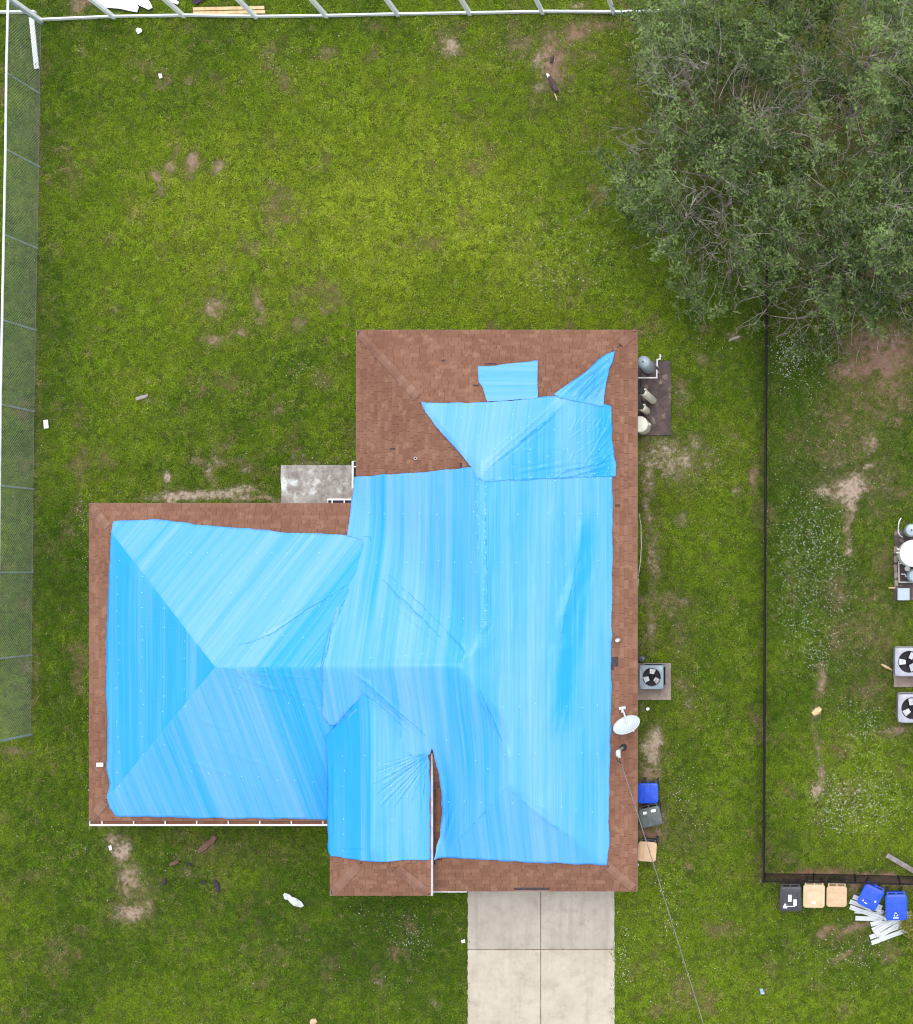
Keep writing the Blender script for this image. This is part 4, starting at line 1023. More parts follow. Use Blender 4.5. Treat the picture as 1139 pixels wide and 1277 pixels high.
# ================================================================== GROUND EQUIPMENT
def tank(name, label, cat, pos, prof, mat, cap=None):
    t = thing(name, label, cat, pos); MB().lathe((0, 0, 0), prof, 32).build('body', mat, t, True)
    if cap: MB().lathe((0, 0, 0), cap[0], 16).build(cap[2], cap[1], t, True)
    return t
ZP = .07
p = P(802.5, 451, 1.3); p.z = ZP
t = tank('pressure_tank', 'grey-blue domed well pressure tank on the dark pad beside the house', 'water tank', p, [(.17, 0), (.21, .03), (.215, .12), (.215, 1.08), (.20, 1.16), (.15, 1.23), (.07, 1.26), (.0, 1.265)], M['tank_grey'], ([(.022, 1.25), (.022, 1.30), (.0, 1.30)], M['rubber'], 'air_valve'))
m = MB(); y_ = p.y - .42; xw = X_E - INS
m.tube([(xw, y_, .62), (p.x + .35, y_, .62)], .024, 8); m.tube([(p.x + .35, y_ - .02, .62), (p.x + .35, y_ + .24, .62)], .024, 8)
m.tube([(p.x + .35, y_ + .24, .64), (p.x + .35, y_ + .24, .10)], .024, 8)
o = m.build('pipe_run', M['pvc'], None, True); tag(o, 'white plastic pipe bent round the grey-blue pressure tank', 'pipe')
m = MB(); bx_ = p.x + .33; by_ = p.y + .12
m.tube([(bx_, by_ - .12, .35), (bx_, by_ + .10, .35)], .024, 8); m.tube([(bx_ - .01, by_ + .10, .35), (bx_ + .10, by_ + .12, .35)], .024, 8); m.tube([(bx_ + .1, by_ + .10, .35), (bx_ + .1, by_ + .28, .35)], .024, 8); m.tube([(bx_, by_ - .1, .36), (bx_, by_ - .1, .07)], .024, 8); m.tube([(bx_ + .1, by_ + .26, .36), (bx_ + .1, by_ + .26, 0)], .024, 8)
o = m.build('pipe_run', M['pvc'], None, True); tag(o, 'zigzag white plastic pipe at the grass end of the dark pad', 'pipe')
def softener(label, px, py, tilt, h):
    p = P(px, py, 0); p.z = ZP
    t = thing('filter_tank', label, 'filter tank', p); t.rotation_euler = (R(tilt[0]), R(tilt[1]), 0)
    MB().lathe((0, 0, 0), [(.11, 0), (.125, .03), (.125, h - .10), (.10, h - .03), (.05, h)], 24).build('body', M['tank_cream'], t, True)
    m = MB(); m.lathe((0, 0, h), [(.06, -.01), (.075, .02), (.075, .10), (.0, .10)], 14); m.box((-.06, .02, h + .10), (.22, .20, .13)); m.build('valve_head', M['rubber'], t, bevel=.01)
    m = MB(); m.tube([(.06, .05, h + .10), (.11, .07, h + .07), (.10, .06, h - .12)], .022, 8); m.build('valve_pipe', M['tank_cream'], t, True)
softener('tall cream filter cylinder with black valve head leaning on the dark pad', 815, 500, (-4, -6), 1.45)
softener('shorter cream filter cylinder tucked behind the round cream salt tub', 807, 513, (0, -1), 1.1)
p = P(803, 533, 0); p.z = ZP
t = tank('brine_tank', 'round cream salt tub with flat lid on the dark pad', 'water tank', p, [(.235, 0), (.25, .02), (.25, .86), (.0, .86)], M['tank_cream'], ([(.262, .855), (.262, .90), (.235, .93), (.0, .94)], M['tank_white'], 'lid'))
MB().lathe((.25, .04, .3), [(.05, 0), (.05, .25), (.03, .27), (0, .27)], 12).build('overflow_fitting', M['tank_cream'], t, True)
o = MB().tube([P(799, 520, .08), P(806, 508, .08), P(812, 512, .08), P(801, 500, .09), P(799, 474, .09)], .016, 6).build('drain_hose', M['rubber'], None, True)
tag(o, 'black drain hose curled between the tanks on the dark pad', 'hose')

def condenser(label, px, py, w_, h, mat, group, blade0, zb, louv=True, nb=3):
    p = P(px, py, h + zb); p.z = zb
    t = thing('air_conditioner', label, 'air conditioner', p, group)
    hw = w_ / 2
    MB().prism(rrect(w_ - .06, w_ - .06, .07), .02, h - .31).build('coil', M['dark'], t)
    m = MB(); m.prism(rrect(w_, w_, .09), -.005, .05); m.build('base', mat, t)
    # corner posts and louvres
    for sx in (-1, 1):
        for sy in (-1, 1):
            MB().box((sx * (hw - .05), sy * (hw - .05), h / 2), (.09, .09, h - .12)).build('corner_post', mat, t, bevel=.02)
    m = MB(); nl = 16
    for i in range(nl):
        x = -hw + .12 + (w_ - .24) * i / (nl - 1)
        for s_ in (-1, 1):
            m.box((x, s_ * (hw - .016), h / 2), (.012, .014, h - .14)); m.box((s_ * (hw - .016), x, h / 2), (.014, .012, h - .14))
    for s_ in (-1, 1):
        for zz in (.3, .55, .8):
            m.box((0, s_ * (hw - .020), h * zz), (w_ - .2, .01, .014)); m.box((s_ * (hw - .020), 0, h * zz), (.01, w_ - .2, .014))
    m.build('louvre', mat if louv else M['black_metal'], t)
    # top panel: rounded square with a round opening
    outer = [(hw * math.copysign(abs(math.cos(a_)) ** .26, math.cos(a_)), hw * math.copysign(abs(math.sin(a_)) ** .26, math.sin(a_))) for a_ in [2 * math.pi * (j + .5) / 72 for j in range(72)]]; n = 72; ro = hw * .76
    angs = [2 * math.pi * (j + .5) / 72 for j in range(72)]
    inner = [(ro * math.cos(a_), ro * math.sin(a_)) for a_ in angs]
    m = MB(); Z = h
    m.loft([[Vector((x, y, Z - .07)) for x, y in outer], [Vector((x, y, Z - .012)) for x, y in outer], [Vector((x * .965, y * .965, Z)) for x, y in outer], [Vector((x * 1.03, y * 1.03, Z - .004)) for x, y in inner], [Vector((x, y, Z - .03)) for x, y in inner], [Vector((x, y, Z - .22)) for x, y in inner]], False, False)
    m.build('top_panel', mat, t, True)
    MB().lathe((0, 0, h - .30), [(ro * .99, 0), (ro * .99, .02), (0, .02)], 28).build('fan_well', M['dark'], t)
    MB().lathe((0, 0, h - .22), [(.09, -.06), (.10, .06), (.07, .09), (0, .09)], 16).build('motor', M['black_metal'], t, True)
    for k in range(nb):
        an = R(blade0 + 360 / nb * k); m = MB()
        rt = Matrix.Rotation(an, 3, 'Z')
        pl = [(.10, -.055, -.01), (ro * .92, -.10, -.035), (ro * .90, .10, .045), (.10, .075, .03)]
        top = [rt @ Vector(v) + Vector((0, 0, h - .12)) for v in pl]; bot = [v - Vector((0, 0, .006)) for v in top]
        m.loft([bot, top]); m.build('fan_blade', M['blade'], t)
    m = MB()
    for rr in (.3, .62, .96):
        m.tube([(ro * rr * math.cos(a_), ro * rr * math.sin(a_), h - .012) for a_ in [2 * math.pi * j / 28 for j in range(29)]], .0022, 4, False)
    for k in range(8):
        an = R(45 * k); m.tube([(ro * .3 * math.cos(an), ro * .3 * math.sin(an), h - .012), (ro * math.cos(an), ro * math.sin(an), h - .008)], .0022, 4)
    m.build('fan_guard', M['black_metal'], t)
    return t
condenser('grey-blue air conditioner on the tan pad against the shingled house', 812.5, 844.5, .78, .80, M['ac_blue'], None, 82, .075, False)
condenser('lavender-grey air conditioner standing half on the neighbour tan pad', 1134, 825.5, .93, .78, M['ac_grey'], None, 60, .06)
condenser('lavender-grey air conditioner on the grass beyond the neighbour tan pad', 1138, 883.5, .93, .78, M['ac_grey'], None, 95, .0)
p = P(800.5, 822, .4); p.z = 0
t = thing('junction_box', 'small dark grey round-top utility box beside the grey-blue air conditioner', 'utility box', p)
MB().lathe((0, 0, 0), [(.10, -.02), (.10, .34), (.085, .38), (.04, .40), (0, .40)], 16).build('body', M['plastic_grey'], t, True)
MB().lathe((0, 0, 0), [(.03, .39), (.03, .43), (0, .43)], 10).build('knob', M['rubber'], t, True)
o = MB().tube([P(797, 640, .03), P(799.5, 655, .03), P(800, 680, .03), P(799, 700, .03), P(796.5, 716, .03), P(795, 740, .03)], .018, 6).build('garden_hose', M['hose'], None, True)
tag(o, 'pale hose lying along the foot of the east wall', 'hose')

# neighbour's well equipment
zb = .05
p = P(1137, 661, .9); p.z = zb
tank('pressure_tank', 'pale grey domed tank beside the big white-topped neighbour tank', 'water tank', p, [(.18, 0), (.21, .04), (.21, .80), (.17, .87), (.0, .90)], M['tank_grey'], ([(.025, .895), (.025, .93), (0, .93)], M['rubber'], 'air_valve'))
p = P(1139, 690, 1.5); p.z = zb
t = tank('aeration_tank', 'big round white-topped water tank on the neighbour pad', 'water tank', p, [(.42, 0), (.43, .03), (.43, 1.40), (.42, 1.46), (0, 1.50)], M['tank_white'])
m = MB(); m.lathe((0, 0, 0), [(.437, 1.36), (.437, 1.41), (.43, 1.42)], 32); m.build('lid_rim', M['pvc'], t, True)
m = MB(); m.tube([(-.40, .10, 1.38), (-.52, .16, 1.36)], .022, 8); m.tube([(-.40, .02, 1.36), (-.53, .02, 1.34)], .022, 8); m.build('inlet', M['pvc'], t, True)
p = P(1141, 718, .9); p.z = zb
tank('pressure_tank', 'blue-grey tank between the big white-topped tank and the metal box', 'water tank', p, [(.18, 0), (.22, .04), (.22, .80), (.17, .87), (.0, .90)], M['tank_grey'])
p = P(1132, 709, .5); p.z = zb
tank('filter_housing', 'small white capped filter at the foot of the big neighbour tank', 'filter', p, [(.07, 0), (.08, .02), (.08, .42), (.09, .43), (.09, .47), (0, .48)], M['pvc'])
p = P(1127, 741, .55); p.z = zb
t = thing('pump_cover', 'square pale grey metal pump cover at the end of the neighbour pad', 'pump cover', p)
MB().box((0, 0, .25), (.36, .36, .5)).build('body', M['tank_grey'], t, bevel=.02)
MB().box((0, 0, .515), (.40, .40, .03)).build('lid', M['tank_grey'], t, bevel=.01)
m = MB()
for a_, b_ in (((1121, 700), (1121.5, 726)), ((1121.5, 726), (1139, 726)), ((1124, 716), (1129, 716)), ((1129, 716), (1129.5, 719)), ((1129.5, 719), (1136, 719)), ((1121, 703), (1128, 702))):
    m.tube([P(*a_, .16), P(*b_, .16)], .020, 8)
m.tube([P(1121.5, 726, .16), P(1121.5, 726, .04)], .02, 8)
o = m.build('pipe_run', M['pvc'], None, True); tag(o, 'white plastic pipes on the brown neighbour pad between tanks', 'pipe')
o = MB().tube([P(1124, 646, .12), P(1121.5, 650, .14), P(1120.5, 657, .14), P(1120.5, 664, .1), P(1123, 668, .06), P(1126, 670, .05)], .02, 8).build('riser_pipe', M['pvc'], None, True); tag(o, 'curved pale pipe rising from grass past the end of the neighbour pad', 'pipe')
o = MB().box((P(1112.5, 733, .06).x, P(1112.5, 733, .06).y, .06), (.22, .05, .05)).build('stake', M['pine'], None, bevel=.005); tag(o, 'short pale wooden stake beside the square pump cover', 'stake')
for i, y in enumerate((686, 697, 708, 717, 727)):
    m = MB(); q_ = P(1117.5, y, .1)
    m.prism([(x + random.uniform(-.02, .02), yy + random.uniform(-.02, .02)) for x, yy in rrect(.13, .24, .04, 3)], -.02, .10); o = m.build('edging_stone', M['pad_tan'], None, bevel=.012, loc=(q_.x, q_.y, 0))
    tag(o, 'pale edging stone along the grass side of the neighbour pad', 'stone', 'edging stones beside the neighbour pad')

# ================================================================== WHEELED BINS
def bin_(label, px, py, rot, lidmat, bodymat, style, group, h=1.05, w_=.66, d_=.70):
    p = P(px, py, h); p.z = 0
    t = thing('wheeled_bin', label, 'wheeled bin', p, group); t.rotation_euler = (0, 0, R(rot))
    rings = []
    for z, k, oy in ((.06, .74, .03), (.12, .76, .03), (.5, .86, .015), (.93, .96, 0), (.95, 1.0, 0), (.985, 1.0, 0)):
        rings.append([Vector((x * k, y * k + oy, z)) for x, y in rrect(w_ * .93, d_ * .90, .09, 5)])
    MB().loft(rings).build('body', bodymat, t, True)
    m = MB(); o_ = rrect(w_, d_, .10 if style != 'square' else .05, 7)
    dome = .018
    m.loft([[Vector((x, y - .01, .985)) for x, y in o_], [Vector((x, y - .01, 1.01)) for x, y in o_], [Vector((x * .95, y * .95 - .01, 1.025)) for x, y in o_], [Vector((x * .8, y * .8 - .01, 1.025 + dome * .4)) for x, y in o_], [Vector((x * .45, y * .45 - .01, 1.025 + dome * .75)) for x, y in o_], [Vector((x * .1, y * .1 - .01, 1.025 + dome * .85)) for x, y in o_]])
    lid = m.build('lid', lidmat, t, True)
    # raised lines on the lid
    m = MB()
    if style == 'ribs_y':
        for x in (-.09, .09): m.box((x, -.01, 1.040), (.016, d_ * .80, .022))
    elif style in ('ribs_x',):
        for y in (-.12, .12): m.box((0, y, 1.040), (w_ * .80, .016, .022))
    else:
        for s_ in (-1, 1): m.box((s_ * w_ * .34, -.05, 1.038), (.018, d_ * .56, .024))
        m.box((0, -.05 + d_ * .28, 1.038), (w_ * .68, .018, .024)); m.box((0, -.05 - d_ * .28, 1.038), (w_ * .68, .018, .024))
    m.build('lid_rib', lidmat, lid, bevel=.004)
    m = MB(); yb = d_ / 2 + .055
    m.tube([(-w_ * .40, yb, .99), (w_ * .40, yb, .99)], .016, 8)
    for x in (-.40, 0, .40): m.box((w_ * x, d_ / 2 + .01, .985), (.05, .11, .035))
    m.build('handle', bodymat, t, bevel=.004)
    for s_ in (-1, 1):
        wv = MB(); wv.lathe((s_ * w_ * .34, d_ / 2 - .10, .13), [(.13, -.03), (.135, -.015), (.135, .015), (.13, .03)], 18, (1, 0, 0)); wv.build('wheel', M['rubber'], t, True)
    return t, lid
def decal(lid, name, polys, z=1.043, mat=M['sticker']):
    m = MB()
    for pl in polys: m.prism(pl, z, z + .008)
    return m.build(name, mat, lid)
def rc(cx, cy, w_, h): return [(cx - w_ / 2, cy - h / 2), (cx + w_ / 2, cy - h / 2), (cx + w_ / 2, cy + h / 2), (cx - w_ / 2, cy + h / 2)]
g1 = 'wheeled bins standing along the east wall'; g2 = 'wheeled bins lined up along the black fence'
bin_('blue-lidded bin beside the house, next to the dark grey bin', 808, 989, 0, M['lid_blue'], M['plastic_char'], 'ribs_y', g1, d_=.66)
t, lid = bin_('dark grey bin with two white stickers between blue and tan lids', 811, 1018.5, 12, M['plastic_grey'], M['plastic_char'], 'ribs_y', g1, w_=.70, d_=.62)
decal(lid, 'sticker', [rrect(.13, .085, .02, 3)], 1.043).location = (-.14, .15, 0)
decal(lid, 'sticker', [rrect(.16, .095, .015, 3)], 1.043).location = (.14, .17, 0)
bin_('tan-lidded bin standing alone beside the house corner', 807, 1062, -4, M['plastic_tan'], M['plastic_char'], 'ribs_y', g1, w_=.60, d_=.64)
t, lid = bin_('black bin with torn white stickers at the end of the fence row', 986, 1121, 0, M['plastic_black'], M['plastic_black'], 'square', g2, w_=.70, d_=.80)
decal(lid, 'sticker', [rc(-.02, .02, .11, .22)], 1.043); decal(lid, 'sticker', [rc(.15, -.12, .11, .20)], 1.043)
decal(lid, 'sticker', [[(-.24, -.30), (-.12, -.31), (-.10, -.25), (-.15, -.24), (-.13, -.18), (-.18, -.14), (-.21, -.20), (-.23, -.22)]], 1.043); decal(lid, 'sticker', [rc(.02, -.24, .26, .02)], 1.043)
t, lid = bin_('tan bin with recessed lid panel beside the black bin', 1015.3, 1117.5, -1, M['plastic_tan2'], M['plastic_tan2'], 'panel', g2, w_=.70, d_=.76)
decal(lid, 'sticker', [rc(0, -.22, .14, .08)], 1.043, M['tank_white'])
bin_('tan bin with two lid ribs beside the white planks', 1043.6, 1118, -1, M['plastic_tan'], M['plastic_tan'], 'ribs_x', g2, w_=.66, d_=.68)
t, lid = bin_('blue bin turned askew on the white planks beside a tan bin', 1086, 1119, -27, M['lid_blue'], M['lid_blue'], 'ribs_x', g2, w_=.68, d_=.72)
decal(lid, 'sticker', [rc(-.06, -.24, .10, .025), rc(-.17, -.20, .03, .06), rc(.20, -.06, .05, .06)], 1.043)
t, lid = bin_('blue bin with white recycling mark beside the yellow shrub', 1118, 1131.5, 1, M['lid_blue'], M['lid_blue'], 'ribs_x', g2, w_=.70, d_=.84)
def arrows(cx, cy, r):
    out = []
    for k in range(3):
        an = R(90 + 120 * k); c_, s_ = math.cos(an), math.sin(an)
        loc_ = [(.55, -.55), (.95, -.25), (.95, .15), (1.15, .15), (.80, .55), (.45, .15), (.65, .15), (.65, -.12), (.40, -.32)]
        out.append([(cx + r * (x * c_ - y * s_), cy + r * (x * s_ + y * c_)) for x, y in loc_])
    return out
decal(lid, 'recycling_mark', arrows(-.02, -.24, .07) + [rc(-.02, -.345, .18, .03)], 1.043)

# ================================================================== WHITE PLANKS, SHRUB, BOARD
planks = [(1060, 1124, 1132, 1149, 0), (1060, 1131, 1131, 1156, 1), (1066, 1136, 1128, 1141, 0), (1067, 1145, 1122, 1146.5, 0), (1064, 1118, 1100, 1132, 2),
          (1086, 1153, 1137, 1140, 1), (1088, 1160, 1128, 1142, 2), (1090, 1163, 1134, 1139, 3), (1096, 1168, 1136, 1144, 2), (1085, 1169, 1137, 1150, 1), (1087, 1176, 1138, 1157, 0), (1093, 1160, 1097, 1168, 4)]
lp = ['white vinyl plank slanting under the askew blue bin', 'white vinyl plank lying under both blue bins', 'white vinyl plank at the near side of the upper fan of planks', 'straight white vinyl plank below the askew blue bin', 'short white vinyl plank beside the tan bin and blue bin',
      'white vinyl plank fanned out from the bin with recycling mark', 'white vinyl plank topmost but one in the lower fan', 'white vinyl plank topmost in the lower fan', 'white vinyl plank in the middle of the lower fan', 'white vinyl plank second from the grass edge of the lower fan', 'white vinyl plank along the grass edge of the lower fan', 'small white vinyl offcut lying across the fan of planks']
for (x0, y0, x1, y1, lv), lb in zip(planks, lp):
    z = .035 + lv * .045; p, q_ = P(x0, y0, z), P(x1, y1, z); dd = q_ - p; L = dd.length; rt = Matrix.Rotation(math.atan2(dd.y, dd.x), 3, 'Z')
    m = MB(); c0 = Vector((0, 0, 0)); wd = .15
    # tongue-and-groove profile: two flats with a groove between
    prof = [(-wd / 2, -.011), (wd / 2, -.011), (wd / 2, .006), (wd / 2 - .012, .016), (.022, .016), (.014, -.006), (-.014, -.006), (-.022, .016), (-wd / 2 + .012, .016), (-wd / 2, .006)]
    m.loft([[rt @ Vector((-L / 2, y, zz)) for y, zz in prof], [rt @ Vector((L / 2, y, zz)) for y, zz in prof]])
    o = m.build('vinyl_plank', M['plank'], None, loc=(p + q_) / 2); tag(o, lb, 'plank', 'white vinyl planks dumped beside the bins')
p, q_ = P(1106, 1066, .02), P(1150, 1092, .30); dd = q_ - p
o = MB().box((0, 0, 0), (dd.length, .16, .04), Vector((1, 0, 0)).rotation_difference(dd.normalized()).to_matrix()).build('weathered_board', M['grey_wood'], None, bevel=.006, loc=(p + q_) / 2 + Vector((0, 0, .04)))
tag(o, 'weathered grey board lying aslant in the neighbour grass', 'board')

def leaves(n, centers, spread, size, tone, flat=.5):
    """n leaves as folded diamonds around centres; returns verts, faces, tone"""
    idx = rng.integers(0, len(centers), n); C0 = centers[idx] + rng.normal(0, 1, (n, 3)) * spread
    az = rng.uniform(0, 2 * np.pi, n); el = rng.normal(0, flat, n)
    L = size * rng.uniform(.5, 1.5, n); W = L * rng.uniform(.34, .5, n)
    d_ = np.stack([np.cos(az) * np.cos(el), np.sin(az) * np.cos(el), np.sin(el)], 1)
    s_ = np.stack([-np.sin(az), np.cos(az), rng.normal(0, .45, n)], 1); s_ /= np.linalg.norm(s_, axis=1)[:, None]
    nn = np.cross(d_, s_); nn /= np.linalg.norm(nn, axis=1)[:, None]
    a_ = C0; b_ = C0 + d_ * (L * .5)[:, None] + s_ * (W * .5)[:, None] + nn * (W * .12)[:, None]
    c_ = C0 + d_ * L[:, None]; e_ = C0 + d_ * (L * .5)[:, None] - s_ * (W * .5)[:, None] + nn * (W * .12)[:, None]
    V = np.stack([a_, b_, c_, e_], 1).reshape(-1, 3); F_ = np.arange(4 * n).reshape(n, 4)
    tn = np.clip(tone[idx] + rng.normal(0, .18, n), 0, 1)
    return V, F_, tn
p = P(1142, 1150, 0)
t = thing('shrub', 'yellow-green leafy shrub beside the blue bin with the recycling mark', 'shrub', p)
m = MB(); cs = []
for k in range(26):
    an = random.uniform(0, 6.28); r = random.uniform(.1, .5); top = Vector((math.cos(an) * r, math.sin(an) * r * 1.5, random.uniform(.6, 1.45)))
    m.tube([(random.uniform(-.06, .06), random.uniform(-.06, .06), -.05), top * .5 + Vector((0, 0, .1)), top], [.02, .012, .005], 5)
    for j in range(6): cs.append(top * random.uniform(.6, 1.05) + Vector((random.gauss(0, .06), random.gauss(0, .06), random.gauss(0, .05))))
m.build('stem', M['bark'], t, True)
V, F_, tn = leaves(2600, np.array([tuple(c_) for c_ in cs]), .07, .075, np.random.default_rng(3).uniform(.2, .9, len(cs)))
npmesh('foliage', V, F_, M['shrub_leaf'], t, attrs={'tone': ('FACE', tn)})

# ================================================================== FENCES
def wire_mesh(p0, p1, h, pitch, r, z0=.03):
    """woven diamonds: flat prisms along both diagonals"""
    p0, p1 = Vector(p0), Vector(p1); dd = p1 - p0; L = math.hypot(dd.x, dd.y); ux, uy = dd.x / L, dd.y / L
    V, F_ = [], []
    step = pitch * math.sqrt(2); hh = h - z0
    k = -hh
    while k < L:
        for sg in (1, -1):
            a0 = max(0, k); a1 = min(L, k + hh)
            if a1 <= a0: continue
            za = (a0 - k); zb_ = (a1 - k)
            if sg < 0: za, zb_ = hh - za, hh - zb_
            ends = []
            for (s_, zz) in ((a0, za), (a1, zb_)):
                cx, cy = p0.x + ux * s_, p0.y + uy * s_; z = z0 + zz; off = .003 * sg
                cx += -uy * off; cy += ux * off
                ends.append([(cx - uy * r, cy + ux * r, z), (cx + ux * r * .87 + uy * r * .5, cy + uy * r * .87 - ux * r * .5, z), (cx - ux * r * .87 + uy * r * .5, cy - uy * r * .87 - ux * r * .5, z)])
            b = len(V); V += ends[0] + ends[1]
            for j in range(3): F_.append((b + j, b + (j + 1) % 3, b + 3 + (j + 1) % 3, b + 3 + j))
        k += step
    return V, F_
# left chain-link fence
fe = thing('chain_link_fence', 'tall galvanised chain-link fence with pale top rail along the lawn', 'fence', P(46, 500))
def par(o, root):
    o.parent = root; o.matrix_parent_inverse = Matrix.Translation(-root.location); return o
fl = [(52.5, 30), (50.5, 117), (49.5, 208), (47.5, 310), (45.5, 412), (43.5, 513), (42.5, 610), (41.5, 714), (40.5, 817), (39.5, 916)]
FH = 1.83
for i, (px, py) in enumerate(fl):
    r = .042 if i in (0, len(fl) - 1) else .026; p = P(px, py)
    m = MB(); m.tube([p + Vector((0, 0, -.05)), p + Vector((0, 0, FH))], r, 10); m.lathe(p + Vector((0, 0, FH)), [(r * 1.25, -.04), (r * 1.25, .01), (r * .7, .05), (0, .06)], 10)
    par(m.build('post', M['galv'], None, True), fe)
par(MB().tube([P(px, py) + Vector((0, 0, FH + .015)) for px, py in fl], .036, 8).build('top_rail', M['galv_light'], None, True), fe)
par(MB().tube([P(px, py) + Vector((0, 0, .05)) for px, py in fl], .004, 5).build('tension_wire', M['wire'], None), fe)
V, F_ = [], []
for i in range(len(fl) - 1):
    v_, f_ = wire_mesh(P(*fl[i]), P(*fl[i + 1]), FH, .075, .0042); b0 = len(V); V += v_; F_ += [tuple(k + b0 for k in f) for f in f_]
par(npmesh('wire_mesh', V, F_, M['wire']), fe)
# black fence round the neighbour's yard
fb = thing('chain_link_fence', 'low black chain-link fence between the lawn and the neighbour yard', 'fence', P(955, 1098))
bl = [(958, 330), (957.5, 395), (957, 475), (956.5, 560), (956, 640), (955.5, 720), (955.2, 800), (954.8, 880), (954.5, 960), (954.2, 1030), (953.8, 1089), (1015, 1089.5), (1066, 1090.5), (1120, 1092), (1175, 1093.5)]
BH = 1.2
for i, (px, py) in enumerate(bl):
    r = .038 if i in (0, 10) else .026; p = P(px, py)
    m = MB(); m.tube([p + Vector((0, 0, -.05)), p + Vector((0, 0, BH))], r, 10); m.lathe(p + Vector((0, 0, BH)), [(r * 1.25, -.03), (r * 1.25, .02), (r * .6, .05), (0, .06)], 10)
    par(m.build('post', M['black_metal'], None, True), fb)
par(MB().tube([P(px, py) + Vector((0, 0, BH)) for px, py in bl], .028, 8).build('top_rail', M['black_metal'], None, True), fb)
par(MB().tube([P(px, py) + Vector((0, 0, .06)) for px, py in bl], .012, 6).build('bottom_rail', M['black_metal'], None, True), fb)
V, F_ = [], []
for i in range(len(bl) - 1):
    v_, f_ = wire_mesh(P(*bl[i]), P(*bl[i + 1]), BH, .050, .0065 if i < 10 else .0034); b0 = len(V); V += v_; F_ += [tuple(k + b0 for k in f) for f in f_]
par(npmesh('wire_mesh', V, F_, M['black_metal']), fb)
# white vinyl fence, panels blown out
fw = thing('vinyl_fence', 'white vinyl fence stripped to posts and bottom rail behind the lawn', 'fence', P(408, 21))
wp = [(52, 26), (143, 22), (230, 20.5), (320, 22), (408, 21), (497, 19), (586.5, 17.5), (677, 16), (766, 16.5), (855, 14)]
for i, (px, py) in enumerate(wp):
    p = P(px, py); m = MB(); m.box((p.x, p.y, .9), (.127, .127, 1.9)); o = par(m.build('post', M['white_vinyl'], None, bevel=.01), fw)
    c_ = MB(); c_.loft([[Vector((p.x + x * .075, p.y + y * .075, 1.852)) for x, y in ((-1, -1), (1, -1), (1, 1), (-1, 1))], [Vector((p.x + x * .075, p.y + y * .075, 1.875)) for x, y in ((-1, -1), (1, -1), (1, 1), (-1, 1))], [Vector((p.x + x * .004, p.y + y * .004, 1.925)) for x, y in ((-1, -1), (1, -1), (1, 1), (-1, 1))]])
    k = c_.build('cap', M['white_vinyl'], o); k.matrix_parent_inverse = Matrix.Translation(-fw.location)
    k.matrix_parent_inverse = Matrix.Identity(4)
for i in range(len(wp) - 1):
    p, q_ = P(*wp[i]), P(*wp[i + 1]); dd = (q_ - p); L = dd.length; mid = (p + q_) / 2 + Vector((0, 0, .10 + random.uniform(-.015, .015)))
    m = MB(); rt = Matrix.Rotation(math.atan2(dd.y, dd.x), 3, 'Z'); m.box(mid, (L - .13, .05, .15), rt)
    m.box(mid + Vector((0, 0, .077)), (L - .15, .026, .004), rt)
    par(m.build('bottom_rail', M['white_vinyl'], None, bevel=.006), fw)
p, q_ = P(-60, 18), P(47, 16.5); dd = q_ - p
par(MB().box((p + q_) / 2 + Vector((0, 0, .12)), (dd.length, .06, .15), Matrix.Rotation(math.atan2(dd.y, dd.x), 3, 'Z')).build('bottom_rail', M['white_vinyl'], None, bevel=.006), fw)
p = P(-60, 18); par(MB().box((p.x, p.y, .9), (.127, .127, 1.9)).build('post', M['white_vinyl'], None, bevel=.01), fw)

# storm debris by the white fence
p, q_ = P(40, 22, .05), P(46.5, 86, .05); dd = q_ - p
m = MB(); rt = Matrix.Rotation(math.atan2(dd.y, dd.x), 3, 'Z'); m.box((0, 0, 0), (dd.length, .16, .05), rt)
o = m.build('fallen_rail', M['white_vinyl'], None, bevel=.006, loc=(p + q_) / 2 + Vector((0, 0, .02))); tag(o, 'white vinyl rail lying against the foot of the chain-link fence', 'rail')
MB().prism(rrect(.10, .025, .01, 3), .025, .028, rt.to_4x4() @ Matrix.Translation((dd.length / 2 - .14, 0, 0))).build('rail_slot', M['dark'], o)
def flat_sheet(name, label, cat, pts, mat, z=.03, th=.012, wob=.05, group=None, fq=2.2):
    w0 = [P(x, y, z) for x, y in pts]; c0 = sum(w0, Vector()) / len(w0)
    poly = [(p - c0) for p in w0]; xs_ = [p.x for p in poly]; ys_ = [p.y for p in poly]
    st = max(.04, (max(xs_) - min(xs_)) / 28)
    X, Y = np.meshgrid(np.arange(min(xs_), max(xs_), st), np.arange(min(ys_), max(ys_), st)); X = X.ravel(); Y = Y.ravel()
    k = inpoly(poly, X, Y) & (polydist(poly, X, Y) > st * .4)
    vin = [Vector((p.x, p.y)) for p in poly] + [Vector(q_) for q_ in zip(X[k], Y[k])]
    nb = len(poly)
    ov, _, of, _, _, _ = delaunay_2d_cdt(vin, [(i, (i + 1) % nb) for i in range(nb)], [], 1, 1e-6)
    V = np.array([(v.x, v.y, 0) for v in ov]); V[:, 2] = fbm(V[:, 0] * fq + c0.x, V[:, 1] * fq + c0.y, 8, 3) * wob
    tri = np.array([f for f in of if len(f) == 3]); e1 = V[tri[:, 1]] - V[tri[:, 0]]; e2 = V[tri[:, 2]] - V[tri[:, 0]]
    fl_ = (e1[:, 0] * e2[:, 1] - e1[:, 1] * e2[:, 0]) < 0; tri[fl_] = tri[fl_][:, ::-1]
    o = npmesh(name, V, tri, mat, None); o.location = c0; s_ = o.modifiers.new('t', 'SOLIDIFY'); s_.thickness = th
    return tag(o, label, cat, group)
